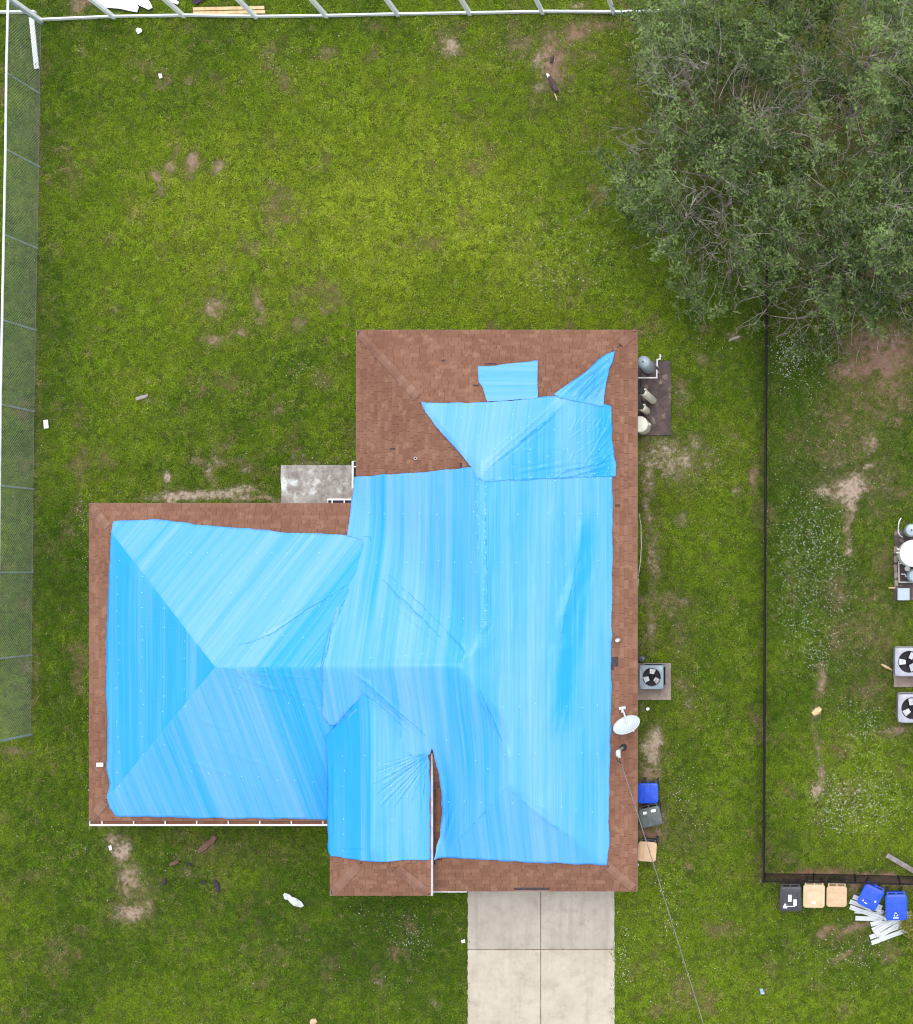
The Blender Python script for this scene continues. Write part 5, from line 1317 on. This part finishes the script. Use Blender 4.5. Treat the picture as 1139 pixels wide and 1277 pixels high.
flat_sheet('vinyl_sheet', 'broken white vinyl sheet lying in the grass behind the white fence', 'sheet', [(112, -22), (113, 0), (116, 5), (123, 8), (136, 10), (150, 11), (162, 14), (172, 16), (174, 9), (170, 5), (176, 8), (186, 12.5), (191, 10), (188, 3), (184, -1), (186, -22)], M['white_vinyl'], .05, .02, .08)
flat_sheet('vinyl_sheet', 'sliver of white vinyl beside a post behind the white fence', 'sheet', [(203, -10), (204, 0), (212, 2), (222, 6), (224, 3), (218, -1), (216, -10)], M['white_vinyl'], .05, .02, .05)
flat_sheet('dark_cloth', 'crumpled dark purple cloth in the grass behind the white fence', 'cloth', [(240, -14), (241, 4), (246, 6), (251, 3), (256, 0), (262, -12)], M['cloth'], .05, .02, .12)
for (y0, y1, x0, x1, lb) in ((11.5, 9.6, 241, 330, 'pale timber board lying farther from the white fence'), (16.6, 14.8, 241, 331, 'pale timber board lying nearer the white fence')):
    p, q_ = P(x0, y0, .05), P(x1, y1, .05); dd = q_ - p
    o = MB().box((0, 0, 0), (dd.length, .11, .05), Matrix.Rotation(math.atan2(dd.y, dd.x), 3, 'Z')).build('timber_board', M['pine'], None, bevel=.006, loc=(p + q_) / 2); tag(o, lb, 'board', 'timber boards behind the white fence')
flat_sheet('plastic_scrap', 'small white plastic scrap on the lawn just inside the white fence', 'scrap', [(170, 38), (172, 35), (177, 36), (178, 40), (173, 43)], M['white_vinyl'], .10, .012, .06)
flat_sheet('plastic_scrap', 'tiny white scrap alone on the back lawn below the fence', 'scrap', [(198, 92), (202, 92), (203, 97), (199, 98)], M['white_vinyl'], .10, .012, .04)
flat_sheet('plastic_scrap', 'white rectangular card on the grass beside the chain-link fence', 'scrap', [(54.6, 524), (60, 523.5), (61, 534), (55.2, 534.5)], M['white_vinyl'], .11, .012, .03)
flat_sheet('plastic_sheet', 'crumpled white plastic sheet on the front lawn', 'sheet', [(354.5, 1115), (357, 1112.5), (363, 1115), (366, 1117), (372, 1118.5), (379, 1123), (382.5, 1127.5), (378, 1130), (369, 1127.5), (363, 1124), (361.5, 1120.5), (358, 1120)], M['plank'], .06, .006, .30, None, 7.0)
flat_sheet('plastic_scrap', 'white flake on the sandy strip below the gutter corner', 'scrap', [(135.5, 1055), (139, 1054), (140, 1060), (137, 1060.5)], M['white_vinyl'], .08, .01, .03)
flat_sheet('plastic_scrap', 'white scrap at the edge of the driveway', 'scrap', [(575.5, 1172.5), (580, 1171), (580.5, 1175.5), (576.5, 1176)], M['white_vinyl'], .10, .01, .04)
flat_sheet('blue_scrap', 'small blue litter scrap on the grass near the tyre tracks', 'scrap', [(947.5, 1233), (951, 1232.5), (954, 1239.5), (949, 1240)], M['blue_scrap'], .11, .012, .04)
def chunk(label, cat, px, py, ln, wd, an, mat, name, z=.05, th=.05):
    p = P(px, py, z); m = MB(); rt = Matrix.Rotation(R(an), 3, 'Z')
    n = 9; rings = []
    for i in range(n + 1):
        t = i / n; k = .65 + .35 * math.sin(math.pi * min(1, t * 1.05)); x = (t - .5) * ln; off = random.gauss(0, wd * .06)
        rings.append([rt @ Vector((x, y * k * wd + off, zz * th + random.uniform(-.008, .008))) for y, zz in ((-.5, -.2), (-.42, .35), (-.1, .62), (.2, .55), (.46, .3), (.5, -.2), (0, -.4))])
    m.loft(rings); o = m.build(name, mat, None, True, loc=p); return tag(o, label, cat)
chunk('long slab of reddish bark on the front lawn below the gutter', 'bark', 258.5, 1053, .78, .22, 42, M['bark_chunk'], 'bark_slab', .09)
chunk('short chip of tan bark on the front lawn', 'bark', 217.5, 1076.5, .32, .15, 20, M['bark_chunk'], 'bark_slab', .09)
chunk('black shingle scrap beside the tan bark chip', 'scrap', 236, 1078, .18, .10, -10, M['dark_debris'], 'shingle_scrap', .09)
chunk('black shingle scrap bent like a hook on the front lawn', 'scrap', 205, 1099.5, .24, .12, 70, M['dark_debris'], 'shingle_scrap', .09)
chunk('tiny black scrap next to the long dark scrap on the front lawn', 'scrap', 254, 1100, .18, .09, 10, M['dark_debris'], 'shingle_scrap', .09)
chunk('long dark scrap on the front lawn', 'scrap', 270, 1105, .42, .16, -72, M['dark_debris'], 'shingle_scrap', .09)
chunk('dark rotten log chunk on the bare earth near the white fence', 'log', 690, 105, .55, .20, -62, M['rotten'], 'log_chunk', .10, .12)
chunk('smaller dark log piece on the bare earth near the white fence', 'log', 688.5, 74, .24, .12, 80, M['rotten'], 'log_chunk', .08, .1)
chunk('pale split end of wood beside the dark rotten log', 'wood', 684, 95, .20, .09, -65, M['white_vinyl'], 'wood_splinter', .12)
chunk('pale thin splinter at the tip of the dark rotten log', 'wood', 693.5, 121, .26, .05, -70, M['pine'], 'wood_splinter', .10)
chunk('pale broken branch on the left of the back lawn', 'branch', 177.5, 495.5, .42, .13, 18, M['deadwood'], 'broken_branch', .09)
chunk('orange-brown bark piece at the corner of the neighbour condenser pad', 'bark', 1106, 832, .42, .09, -28, M['pine'], 'bark_slab', .09)
chunk('pale orange bark piece on the worn track in the neighbour yard', 'bark', 1019, 887, .34, .22, 40, M['pine'], 'bark_slab', .08)
chunk('bleached stick on the grass below the tree crown', 'branch', 916, 422, .42, .08, 22, M['deadwood'], 'broken_branch', .08)
chunk('tan scrap on the front lawn at the far end', 'scrap', 391, 1274, .22, .2, 30, M['plastic_tan'], 'cardboard_scrap', .10)
flat_sheet('plastic_scrap', 'white flake beside the tan-lidded bin', 'scrap', [(792.5, 1077.5), (796.5, 1077), (797, 1079.5), (793, 1080)], M['white_vinyl'], .08, .01, .02)
flat_sheet('plastic_scrap', 'pale round scrap below the grey-blue air conditioner pad', 'scrap', [(806.5, 882.5), (809.5, 882), (810.5, 884.5), (808, 886.5), (806, 885)], M['white_vinyl'], .08, .01, .02)

# ================================================================== TREES
def grow(base, lobes, natt, seed, step=.28, trunk_h=1.6, stems=3):
    """space colonisation: returns node positions, parents"""
    r_ = np.random.default_rng(seed); A0 = []
    vol = np.array([l[3] ** 2 for l in lobes]); vol = vol / vol.sum()
    for l, f in zip(lobes, vol):
        n = int(natt * f); d_ = r_.normal(0, 1, (n, 3)); d_ /= np.linalg.norm(d_, axis=1)[:, None]
        rad = r_.uniform(.25, 1, n) ** .55
        A0.append(np.array(l[:3]) + d_ * (rad * l[3])[:, None] * np.array([1, 1, .72]))
    att = np.concatenate(A0); att = att[att[:, 2] > .5]
    nodes = [np.array(base)]; par_ = [-1]
    ctr_ = np.mean([l[:3] for l in lobes], 0)
    for s_ in range(stems):
        l = lobes[s_ % len(lobes)]; prev = 0; cur = np.array(base); tgt = np.array(l[:3]) * .55 + ctr_ * .45; tgt[2] = trunk_h + 1
        for k in range(int(trunk_h / step)):
            d_ = tgt - cur; d_ = d_ / np.linalg.norm(d_) + np.array([0, 0, 1.1]); d_ /= np.linalg.norm(d_)
            cur = cur + (d_ + r_.normal(0, .12, 3)) * step; nodes.append(cur); par_.append(prev); prev = len(nodes) - 1
    nodes = list(nodes); alive = np.ones(len(att), bool)
    P0 = np.array(nodes); near = np.full(len(att), 1e9); who = np.zeros(len(att), int)
    def upd(P_, off):
        nonlocal near, who
        D2 = ((att[:, None, :] - P_[None]) ** 2).sum(2); j = D2.argmin(1); dmin = D2[np.arange(len(att)), j]
        b = dmin < near; near[b] = dmin[b]; who[b] = j[b] + off
    upd(P0, 0)
    for it in range(70):
        act = alive & (near > (.26) ** 2) & (near < 5.0 ** 2)
        if not act.any(): break
        NP_ = np.array(nodes); dv = att[act] - NP_[who[act]]; dv /= np.linalg.norm(dv, axis=1)[:, None]
        ids, inv_ = np.unique(who[act], return_inverse=True); acc = np.zeros((len(ids), 3)); np.add.at(acc, inv_, dv)
        acc += r_.normal(0, .25, acc.shape); acc /= np.maximum(np.linalg.norm(acc, axis=1), 1e-6)[:, None]
        new = NP_[ids] + acc * step; off = len(nodes)
        nodes += list(new); par_ += list(ids); upd(new, off); alive &= near > .26 ** 2
        if len(nodes) > 5200: break
    return np.array(nodes), np.array(par_)
def branch_mesh(nd, pr, r_tip=.006, rmax=.17):
    n = len(nd); area = np.zeros(n); kids = np.zeros(n, int)
    for i in range(n - 1, 0, -1):
        if kids[i] == 0: area[i] = max(area[i], r_tip ** 2.3)
        area[pr[i]] += area[i]; kids[pr[i]] += 1
    rad = np.minimum(area ** (1 / 2.3), rmax)
    V, F_ = [], []
    for i in range(1, n):
        p, q_ = Vector(nd[pr[i]]), Vector(nd[i]); d_ = q_ - p
        if d_.length < 1e-5: continue
        k = 6 if rad[i] > .03 else (4 if rad[i] > .012 else 3)
        a_ = d_.normalized().orthogonal().normalized(); b_ = d_.normalized().cross(a_); b0 = len(V)
        r0 = min(rad[pr[i]], rad[i] * 1.5); 
        q_ = q_ + d_.normalized() * rad[i] * .3
        for c0, rr in ((p, r0), (q_, rad[i])):
            for j in range(k):
                t_ = 2 * math.pi * j / k; V.append(tuple(c0 + (a_ * math.cos(t_) + b_ * math.sin(t_)) * rr))
        for j in range(k): F_.append((b0 + j, b0 + (j + 1) % k, b0 + k + (j + 1) % k, b0 + k + j))
    return V, F_, rad, kids
def L_(px, py, z, r): p = P(px, py, z); return (p.x, p.y, z, r)
trees = [
 ('wide grey-green tree with bare grey branches, its crown spreading over the open lawn', P(915, 235), [L_(905, 120, 3.7, 2.4), L_(850, 60, 2.9, 2.1), L_(870, 240, 3.0, 2.5), L_(800, 205, 2.2, 1.7), L_(955, 190, 4.4, 2.2), L_(885, 345, 2.0, 1.5), L_(940, 300, 3.2, 1.9), L_(815, 90, 2.2, 1.3), L_(835, 12, 2.3, 1.5)], 2300, 11),
 ('leafy multi-stemmed tree standing behind the white fence line', P(1060, 150), [L_(1040, 40, 4.6, 2.8), L_(1110, 110, 4.8, 2.8), L_(970, 30, 3.8, 2.2), L_(1150, 10, 4.2, 2.6), L_(1060, 150, 5.0, 2.0), L_(1160, 190, 4.2, 2.2)], 2100, 23),
 ('dense tree overhanging the end of the black fence and bare red earth', P(1068, 345), [L_(1045, 270, 4.0, 2.2), L_(1115, 300, 4.2, 2.5), L_(1000, 350, 2.9, 1.7), L_(975, 400, 2.0, 1.1), L_(1060, 390, 2.8, 1.4), L_(1130, 370, 3.0, 1.6), L_(1035, 430, 1.7, .9), L_(1165, 320, 3.6, 1.8)], 1900, 37),
]
for ti, (lb, base, lobes, natt, seed) in enumerate(trees):
    base = Vector((base.x, base.y, -.05))
    nd, pr = grow(tuple(base), lobes, natt, seed)
    V, F_, rad, kids = branch_mesh(nd, pr)
    t = thing('tree', lb, 'tree', base)
    # triangles and quads mixed: use from_pydata
    me = bpy.data.meshes.new('trunk'); me.from_pydata(V, [], F_); me.materials.append(M['bark']); me.polygons.foreach_set('use_smooth', [True] * len(me.polygons))
    o = bpy.data.objects.new('trunk', me); COL.objects.link(o); par(o, t)
    thin = np.where((rad < .030) & (nd[:, 2] > .9))[0]
    # leaf density is clumpy: whole limbs are bare, others full
    cl = fbm(nd[thin, 0] * .62 + nd[thin, 2] * .3, nd[thin, 1] * .62, 200 + ti, 3)
    ppx = NX + nd[thin, 0] * F / (H - nd[thin, 2]); ppy = NY - nd[thin, 1] * F / (H - nd[thin, 2])
    zone = np.zeros(len(thin), bool)
    for (zx, zy, zr) in ((960, 150, 40), (1000, 105, 26), (850, 85, 36), (880, 250, 34), (1095, 50, 40), (905, 300, 30), (795, 170, 22), (1120, 250, 22)): zone |= np.hypot(ppx - zx, ppy - zy) < zr
    full = thin[((cl > .44) & ~zone) | (cl > .56)]; bare = thin[zone]
    # sprays: each thin node carries side shoots that the leaves sit on
    r2 = np.random.default_rng(seed + 5); sh = []; sv2 = []; sf2 = []
    for i in np.concatenate([full, full[::2], bare[::4]]):
        d_ = r2.normal(0, 1, 3); d_[2] = abs(d_[2]) * .7 + .15; d_ /= np.linalg.norm(d_); ln = r2.uniform(.18, .5)
        e_ = nd[i] + d_ * ln; sh.append((nd[i], e_))
        b0 = len(sv2); a_ = Vector(d_).orthogonal().normalized() ; b_ = Vector(d_).cross(a_)
        for c0, rr in ((nd[i], .006), (e_, .0025)):
            for j in range(3):
                t_ = 2 * math.pi * j / 3; sv2.append(tuple(Vector(c0) + (a_ * math.cos(t_) + b_ * math.sin(t_)) * rr))
        for j in range(3): sf2.append((b0 + j, b0 + (j + 1) % 3, b0 + 3 + (j + 1) % 3, b0 + 3 + j))
    # bare dead sprays on top
    for i in bare[r2.random(len(bare)) < .22]:
        d0 = nd[i] - nd[pr[i]]; d0 = d0 / (np.linalg.norm(d0) + 1e-6)
        for k in range(3):
            d_ = d0 + r2.normal(0, .5, 3); d_[2] += .25; d_ /= np.linalg.norm(d_); c0 = nd[i]; ln = r2.uniform(.35, .85)
            pts2 = [c0, c0 + d_ * ln * .5 + r2.normal(0, .05, 3), c0 + d_ * ln + r2.normal(0, .12, 3)]; rs = (.009, .006, .003)
            for s0 in range(2):
                dv = Vector(pts2[s0 + 1] - pts2[s0]).normalized(); a_ = dv.orthogonal(); b_ = dv.cross(a_); b0 = len(sv2)
                for c1_, rr in ((pts2[s0], rs[s0]), (pts2[s0 + 1], rs[s0 + 1])):
                    for j in range(3):
                        t_ = 2 * math.pi * j / 3; sv2.append(tuple(Vector(c1_) + (a_ * math.cos(t_) + b_ * math.sin(t_)) * rr))
                for j in range(3): sf2.append((b0 + j, b0 + (j + 1) % 3, b0 + 3 + (j + 1) % 3, b0 + 3 + j))
    # long bare shoots standing out of the crown
    cen_ = nd[thin].mean(0)
    for i in r2.choice(thin, 95):
        d_ = (nd[i] - cen_) * np.array([1, 1, .4]); d_ = d_ / (np.linalg.norm(d_) + 1e-6) + r2.normal(0, .45, 3); d_[2] = abs(d_[2]) * .6 + .25; d_ /= np.linalg.norm(d_)
        c0 = nd[i]; ln = r2.uniform(.5, 1.5); nseg = 5; pts2 = [c0]; bend = r2.normal(0, .16, 3)
        for k in range(nseg): d_ = d_ + bend * .5 + r2.normal(0, .09, 3); d_ /= np.linalg.norm(d_); pts2.append(pts2[-1] + d_ * ln / nseg)
        chains = [pts2]
        for k in (2, 3, 4):
            if r2.random() < .7:
                e_ = d_ + r2.normal(0, .6, 3); e_ /= np.linalg.norm(e_); q0 = pts2[k]; chains.append([q0, q0 + e_ * ln * .16, q0 + e_ * ln * .32 + r2.normal(0, .03, 3)])
        for ci_, ch in enumerate(chains):
            for s0 in range(len(ch) - 1):
                r0 = (.010 if ci_ == 0 else .006) * (1 - s0 / len(ch)); r1 = (.010 if ci_ == 0 else .006) * (1 - (s0 + 1) / len(ch)) + .001
                dv = Vector(ch[s0 + 1] - ch[s0]).normalized(); a_ = dv.orthogonal().normalized(); b_ = dv.cross(a_); b0 = len(sv2)
                for c1_, rr in ((ch[s0], r0), (ch[s0 + 1], r1)):
                    for j in range(3):
                        t_ = 2 * math.pi * j / 3; sv2.append(tuple(Vector(c1_) + (a_ * math.cos(t_) + b_ * math.sin(t_)) * rr))
                for j in range(3): sf2.append((b0 + j, b0 + (j + 1) % 3, b0 + 3 + (j + 1) % 3, b0 + 3 + j))
    par(npmesh('twig', sv2, sf2, M['deadwood']), t)['kind'] = 'stuff'
    nf = len(full) + len(full[::2])
    cen = []; tone = []
    for k, (s0, e0) in enumerate(sh[:nf]):
        tn = .40 + 1.5 * (fbm(np.array([s0[0] * 1.1]), np.array([s0[1] * 1.1]), 300 + ti, 2)[0] - .5) + r2.normal(0, .16)
        for q_ in (.35, .6, .8, 1.0): cen.append(s0 + (e0 - s0) * q_); tone.append(tn)
    cen = np.array(cen); tone = np.array(tone)
    V, F_, tn = leaves(int(len(cen) * 3.3), cen, .06, .11, tone, .5)
    crown = par(npmesh('crown', V, F_, M['leaf'], None, attrs={'tone': ('FACE', tn)}), t)

# ================================================================== GRASS (instanced tufts) AND CLOVER
src = bpy.data.collections.new('tuft_sources')
def tuft(n, ln, wd, spread, lean):
    V, F_ = [], []
    for i in range(n):
        an = random.uniform(0, 6.283); r = spread * math.sqrt(random.random()); bx, by = r * math.cos(an), r * math.sin(an)
        az = random.uniform(0, 6.283); L = ln * random.uniform(.6, 1.3); w0 = wd * random.uniform(.7, 1.3); le = lean * random.uniform(.5, 1.2)
        dx, dy = math.cos(az), math.sin(az); sx, sy = -dy, dx; b0 = len(V)
        for t, ww in ((0, .8), (.5, 1.0)):
            h = L * math.sin(t * 1.4) * (1 - .45 * le); o_ = L * t * t * le * .9 + L * t * le * .35
            for s_ in (-1, 1): V.append((bx + dx * o_ + sx * w0 * ww * .5 * s_, by + dy * o_ + sy * w0 * ww * .5 * s_, h - .015))
        h = L * math.sin(1.4) * (1 - .62 * le); V.append((bx + dx * L * le * 1.15, by + dy * L * le * 1.15, h - .02))
        F_ += [(b0, b0 + 1, b0 + 3, b0 + 2), (b0 + 2, b0 + 3, b0 + 4)]
    me = bpy.data.meshes.new('tuft'); me.from_pydata(V, [], F_); me.materials.append(M['grass']); at_ = me.attributes.new('bt', 'FLOAT', 'FACE'); bl_ = 2 if len(V) == 5 * n else 1; rv = np.repeat(np.random.default_rng(len(V) + n).random(n), bl_); at_.data.foreach_set('value', rv.astype(np.float32)); return bpy.data.objects.new('tuft', me)
def weed(n, ln, wd, spread):
    V, F_ = [], []
    for i in range(n):
        an = random.uniform(0, 6.283); r = spread * math.sqrt(random.random()); c0 = Vector((r * math.cos(an), r * math.sin(an), random.uniform(.03, .08)))
        az = random.uniform(0, 6.283); d_ = Vector((math.cos(az), math.sin(az), random.uniform(-.3, .4))); s_ = Vector((-math.sin(az), math.cos(az), random.uniform(-.3, .3))); L = ln * random.uniform(.7, 1.3); b0 = len(V)
        V += [tuple(c0), tuple(c0 + d_ * L * .4 + s_ * wd * .5), tuple(c0 + d_ * L), tuple(c0 + d_ * L * .4 - s_ * wd * .5)]; F_.append((b0, b0 + 1, b0 + 2, b0 + 3))
    me = bpy.data.meshes.new('tuft'); me.from_pydata(V, [], F_); me.materials.append(M['grass']); at_ = me.attributes.new('bt', 'FLOAT', 'FACE'); bl_ = 2 if len(V) == 5 * n else 1; rv = np.repeat(np.random.default_rng(len(V) + n).random(n), bl_); at_.data.foreach_set('value', rv.astype(np.float32)); return bpy.data.objects.new('tuft', me)
for k in range(4): src.objects.link(tuft(17, .085, .014, .10, .95))
for k in range(2): src.objects.link(tuft(13, .13, .016, .07, .8))
for k in range(2): src.objects.link(weed(20, .050, .030, .11))
X0, Y0 = P(-40, 1330).x, P(-40, 1330).y; X1, Y1 = P(1190, -60).x, P(1190, -60).y
area = (X1 - X0) * (Y1 - Y0); NG = int(area * 165)
x = rng.uniform(X0, X1, NG); y = rng.uniform(Y0, Y1, NG)
dd_, pp_, tt_ = fields(x, y)
fine = fbm(x * 5.5, y * 5.5, 501, 3); patch_ = fbm(x * 1.6, y * 1.6, 511, 3)
keep = rng.random(NG) > np.clip((dd_ + (fine - .5) * 1.3 - .18) * 1.25, 0, .93)
hard = [(dx0 + .06, yS, dx1 - .06, yN), pat, eqp, acp, nep, nap]
for r_ in hard: keep &= ~((x > r_[0] + .0) & (x < r_[2] - .0) & (y > r_[1] + .0) & (y < r_[3] - .0))
keep &= ~inpoly(wall_poly, x, y)
for ob in list(COL.objects):
    if ob.parent is None and ob.name.split('.')[0] in ('vinyl_plank', 'timber_board', 'vinyl_sheet', 'fallen_rail', 'plastic_sheet', 'weathered_board', 'bark_slab', 'log_chunk'):
        bb = np.array([tuple(v_.co) for v_ in ob.data.vertices])[:, :2] + np.array(ob.location)[:2]
        c_ = bb.mean(0); q2 = bb - c_; ev, E2 = np.linalg.eigh(q2.T @ q2); pq = q2 @ E2; lo_, hi_ = pq.min(0) - .05, pq.max(0) + .05
        pw_ = (np.stack([x, y], 1) - c_) @ E2; keep &= ~((pw_ > lo_).all(1) & (pw_ < hi_).all(1))
keep &= ~((x > D_['x0'] + .35) & (x < D_['x1'] - .35) & (y > D_['y0'] + .4) & (y < A_['y0'] + 1))
x, y, dd_, tt_, patch_ = x[keep], y[keep], dd_[keep], tt_[keep], patch_[keep]; n = len(x)
gme = bpy.data.meshes.new('grass'); gme.vertices.add(n)
gme.vertices.foreach_set('co', np.stack([x, y, (fbm(x * .5, y * .5, 3) - .5) * .05 - .015], 1).astype(np.float32).ravel())
weedy = (patch_ + rng.normal(0, .12, n)) > .60
tall = rng.random(n) < .22
kind = np.where(weedy, 6 + rng.integers(0, 2, n), np.where(tall, 4 + rng.integers(0, 2, n), rng.integers(0, 4, n)))
tone = np.clip(tt_ + rng.normal(0, .09, n) - .10 * weedy, 0, 1)
for an, data, typ in (('tone', tone, 'FLOAT'), ('dry', np.clip(rng.random(n) * (dd_ * 1.5 + .22) - .05 + (rng.random(n) < .05) * .5, 0, .95), 'FLOAT'), ('rnd', rng.random(n), 'FLOAT'), ('rot', rng.uniform(0, 6.283, n), 'FLOAT'), ('scl', rng.uniform(.55, 1.1, n) * (1 - .35 * np.clip(dd_, 0, 1)), 'FLOAT')):
    a_ = gme.attributes.new(an, typ, 'POINT'); a_.data.foreach_set('value', data.astype(np.float32))
a_ = gme.attributes.new('kind_id', 'INT', 'POINT'); a_.data.foreach_set('value', kind.astype(np.int32))
go = bpy.data.objects.new('grass', gme); COL.objects.link(go)
tag(go, 'mown green lawn grass and weeds round the house', 'grass', kind='stuff')
ng = bpy.data.node_groups.new('scatter', 'GeometryNodeTree'); ng.interface.new_socket('Geometry', in_out='INPUT', socket_type='NodeSocketGeometry'); ng.interface.new_socket('Geometry', in_out='OUTPUT', socket_type='NodeSocketGeometry')
gi = ng.nodes.new('NodeGroupInput'); gq = ng.nodes.new('NodeGroupOutput')
mp = ng.nodes.new('GeometryNodeMeshToPoints'); iop = ng.nodes.new('GeometryNodeInstanceOnPoints'); ci = ng.nodes.new('GeometryNodeCollectionInfo')
ci.inputs['Collection'].default_value = src; ci.inputs['Separate Children'].default_value = True; ci.inputs['Reset Children'].default_value = True
iop.inputs['Pick Instance'].default_value = True
def NA(name, typ):
    nd_ = ng.nodes.new('GeometryNodeInputNamedAttribute'); nd_.data_type = typ; nd_.inputs['Name'].default_value = name; return nd_.outputs['Attribute']
cx_ = ng.nodes.new('ShaderNodeCombineXYZ'); ng.links.new(NA('rot', 'FLOAT'), cx_.inputs[2])
ng.links.new(gi.outputs[0], mp.inputs['Mesh']); ng.links.new(mp.outputs[0], iop.inputs['Points']); ng.links.new(ci.outputs[0], iop.inputs['Instance'])
ng.links.new(NA('kind_id', 'INT'), iop.inputs['Instance Index']); ng.links.new(cx_.outputs[0], iop.inputs['Rotation']); ng.links.new(NA('scl', 'FLOAT'), iop.inputs['Scale']); ng.links.new(iop.outputs[0], gq.inputs[0])
gm = go.modifiers.new('scatter', 'NODES'); gm.node_group = ng

CL = [(985, 720, 24, 120, 160), (1100, 960, 30, 60, 90), (1010, 700, 50, 80, 260), (1070, 1010, 50, 50, 200), (1045, 800, 30, 60, 90), (1010, 665, 45, 45, 420), (1045, 720, 22, 50, 170), (1000, 760, 35, 60, 260), (1020, 815, 14, 24, 110), (1075, 905, 30, 34, 190), (1075, 1000, 55, 45, 420), (1035, 1000, 18, 30, 150), (985, 445, 20, 30, 330), (1010, 480, 30, 40, 70), (850, 985, 28, 34, 90), (835, 1130, 22, 60, 130), (780, 1190, 14, 40, 110), (700, 300, 60, 40, 150), (640, 260, 50, 50, 90), (690, 350, 40, 25, 120), (760, 330, 40, 40, 60), (118, 720, 12, 50, 50), (118, 900, 14, 90, 50), (105, 640, 8, 20, 30), (1080, 1190, 60, 50, 190), (1000, 1180, 80, 60, 110), (515, 1170, 30, 22, 90), (880, 900, 50, 200, 150), (880, 600, 40, 100, 60), (420, 560, 40, 30, 40), (385, 465, 40, 20, 50), (380, 90, 70, 60, 60), (620, 60, 150, 40, 110), (480, 1140, 60, 20, 40), (400, 1220, 160, 60, 60), (60, 1100, 50, 120, 50), (1030, 575, 60, 50, 40), (910, 740, 30, 160, 60), (300, 500, 200, 120, 60), (560, 250, 260, 120, 110), (220, 1080, 120, 30, 40), (880, 430, 40, 20, 30), (860, 1230, 120, 60, 80)]
fx, fy = [], []
for (cx, cy, rx, ry, k) in CL:
    fx.append(rng.normal(cx, rx * .55, k)); fy.append(rng.normal(cy, ry * .55, k))
fx.append(rng.uniform(0, 1139, 500)); fy.append(rng.uniform(0, 1277, 500))
fx = (np.concatenate(fx) - NX) * H / F; fy = (NY - np.concatenate(fy)) * H / F
k = ~inpoly(wall_poly, fx, fy)
for r_ in hard: k &= ~((fx > r_[0] - .05) & (fx < r_[2] + .05) & (fy > r_[1]) & (fy < r_[3]))
fx, fy = fx[k], fy[k]; n = len(fx); rr = rng.uniform(.007, .017, n) * np.where(rng.random(n) < .08, 1.4, 1); zz = rng.uniform(.07, .12, n)
oc = np.array([(1, 0, 0), (0, 1, 0), (-1, 0, 0), (0, -1, 0), (0, 0, .8), (0, 0, -.8)])
V = (np.stack([fx, fy, zz], 1)[:, None, :] + oc[None] * rr[:, None, None]).reshape(-1, 3)
fo = np.array([(0, 1, 4), (1, 2, 4), (2, 3, 4), (3, 0, 4), (1, 0, 5), (2, 1, 5), (3, 2, 5), (0, 3, 5)])
F_ = (np.arange(n)[:, None, None] * 6 + fo[None]).reshape(-1, 3)
o = npmesh('clover_flowers', V, F_, M['flower']); tag(o, 'tiny white clover flowers dotted through the lawns', 'flowers', kind='stuff')
# a few brighter weeds and fallen leaf litter under the tree would be part of the grass
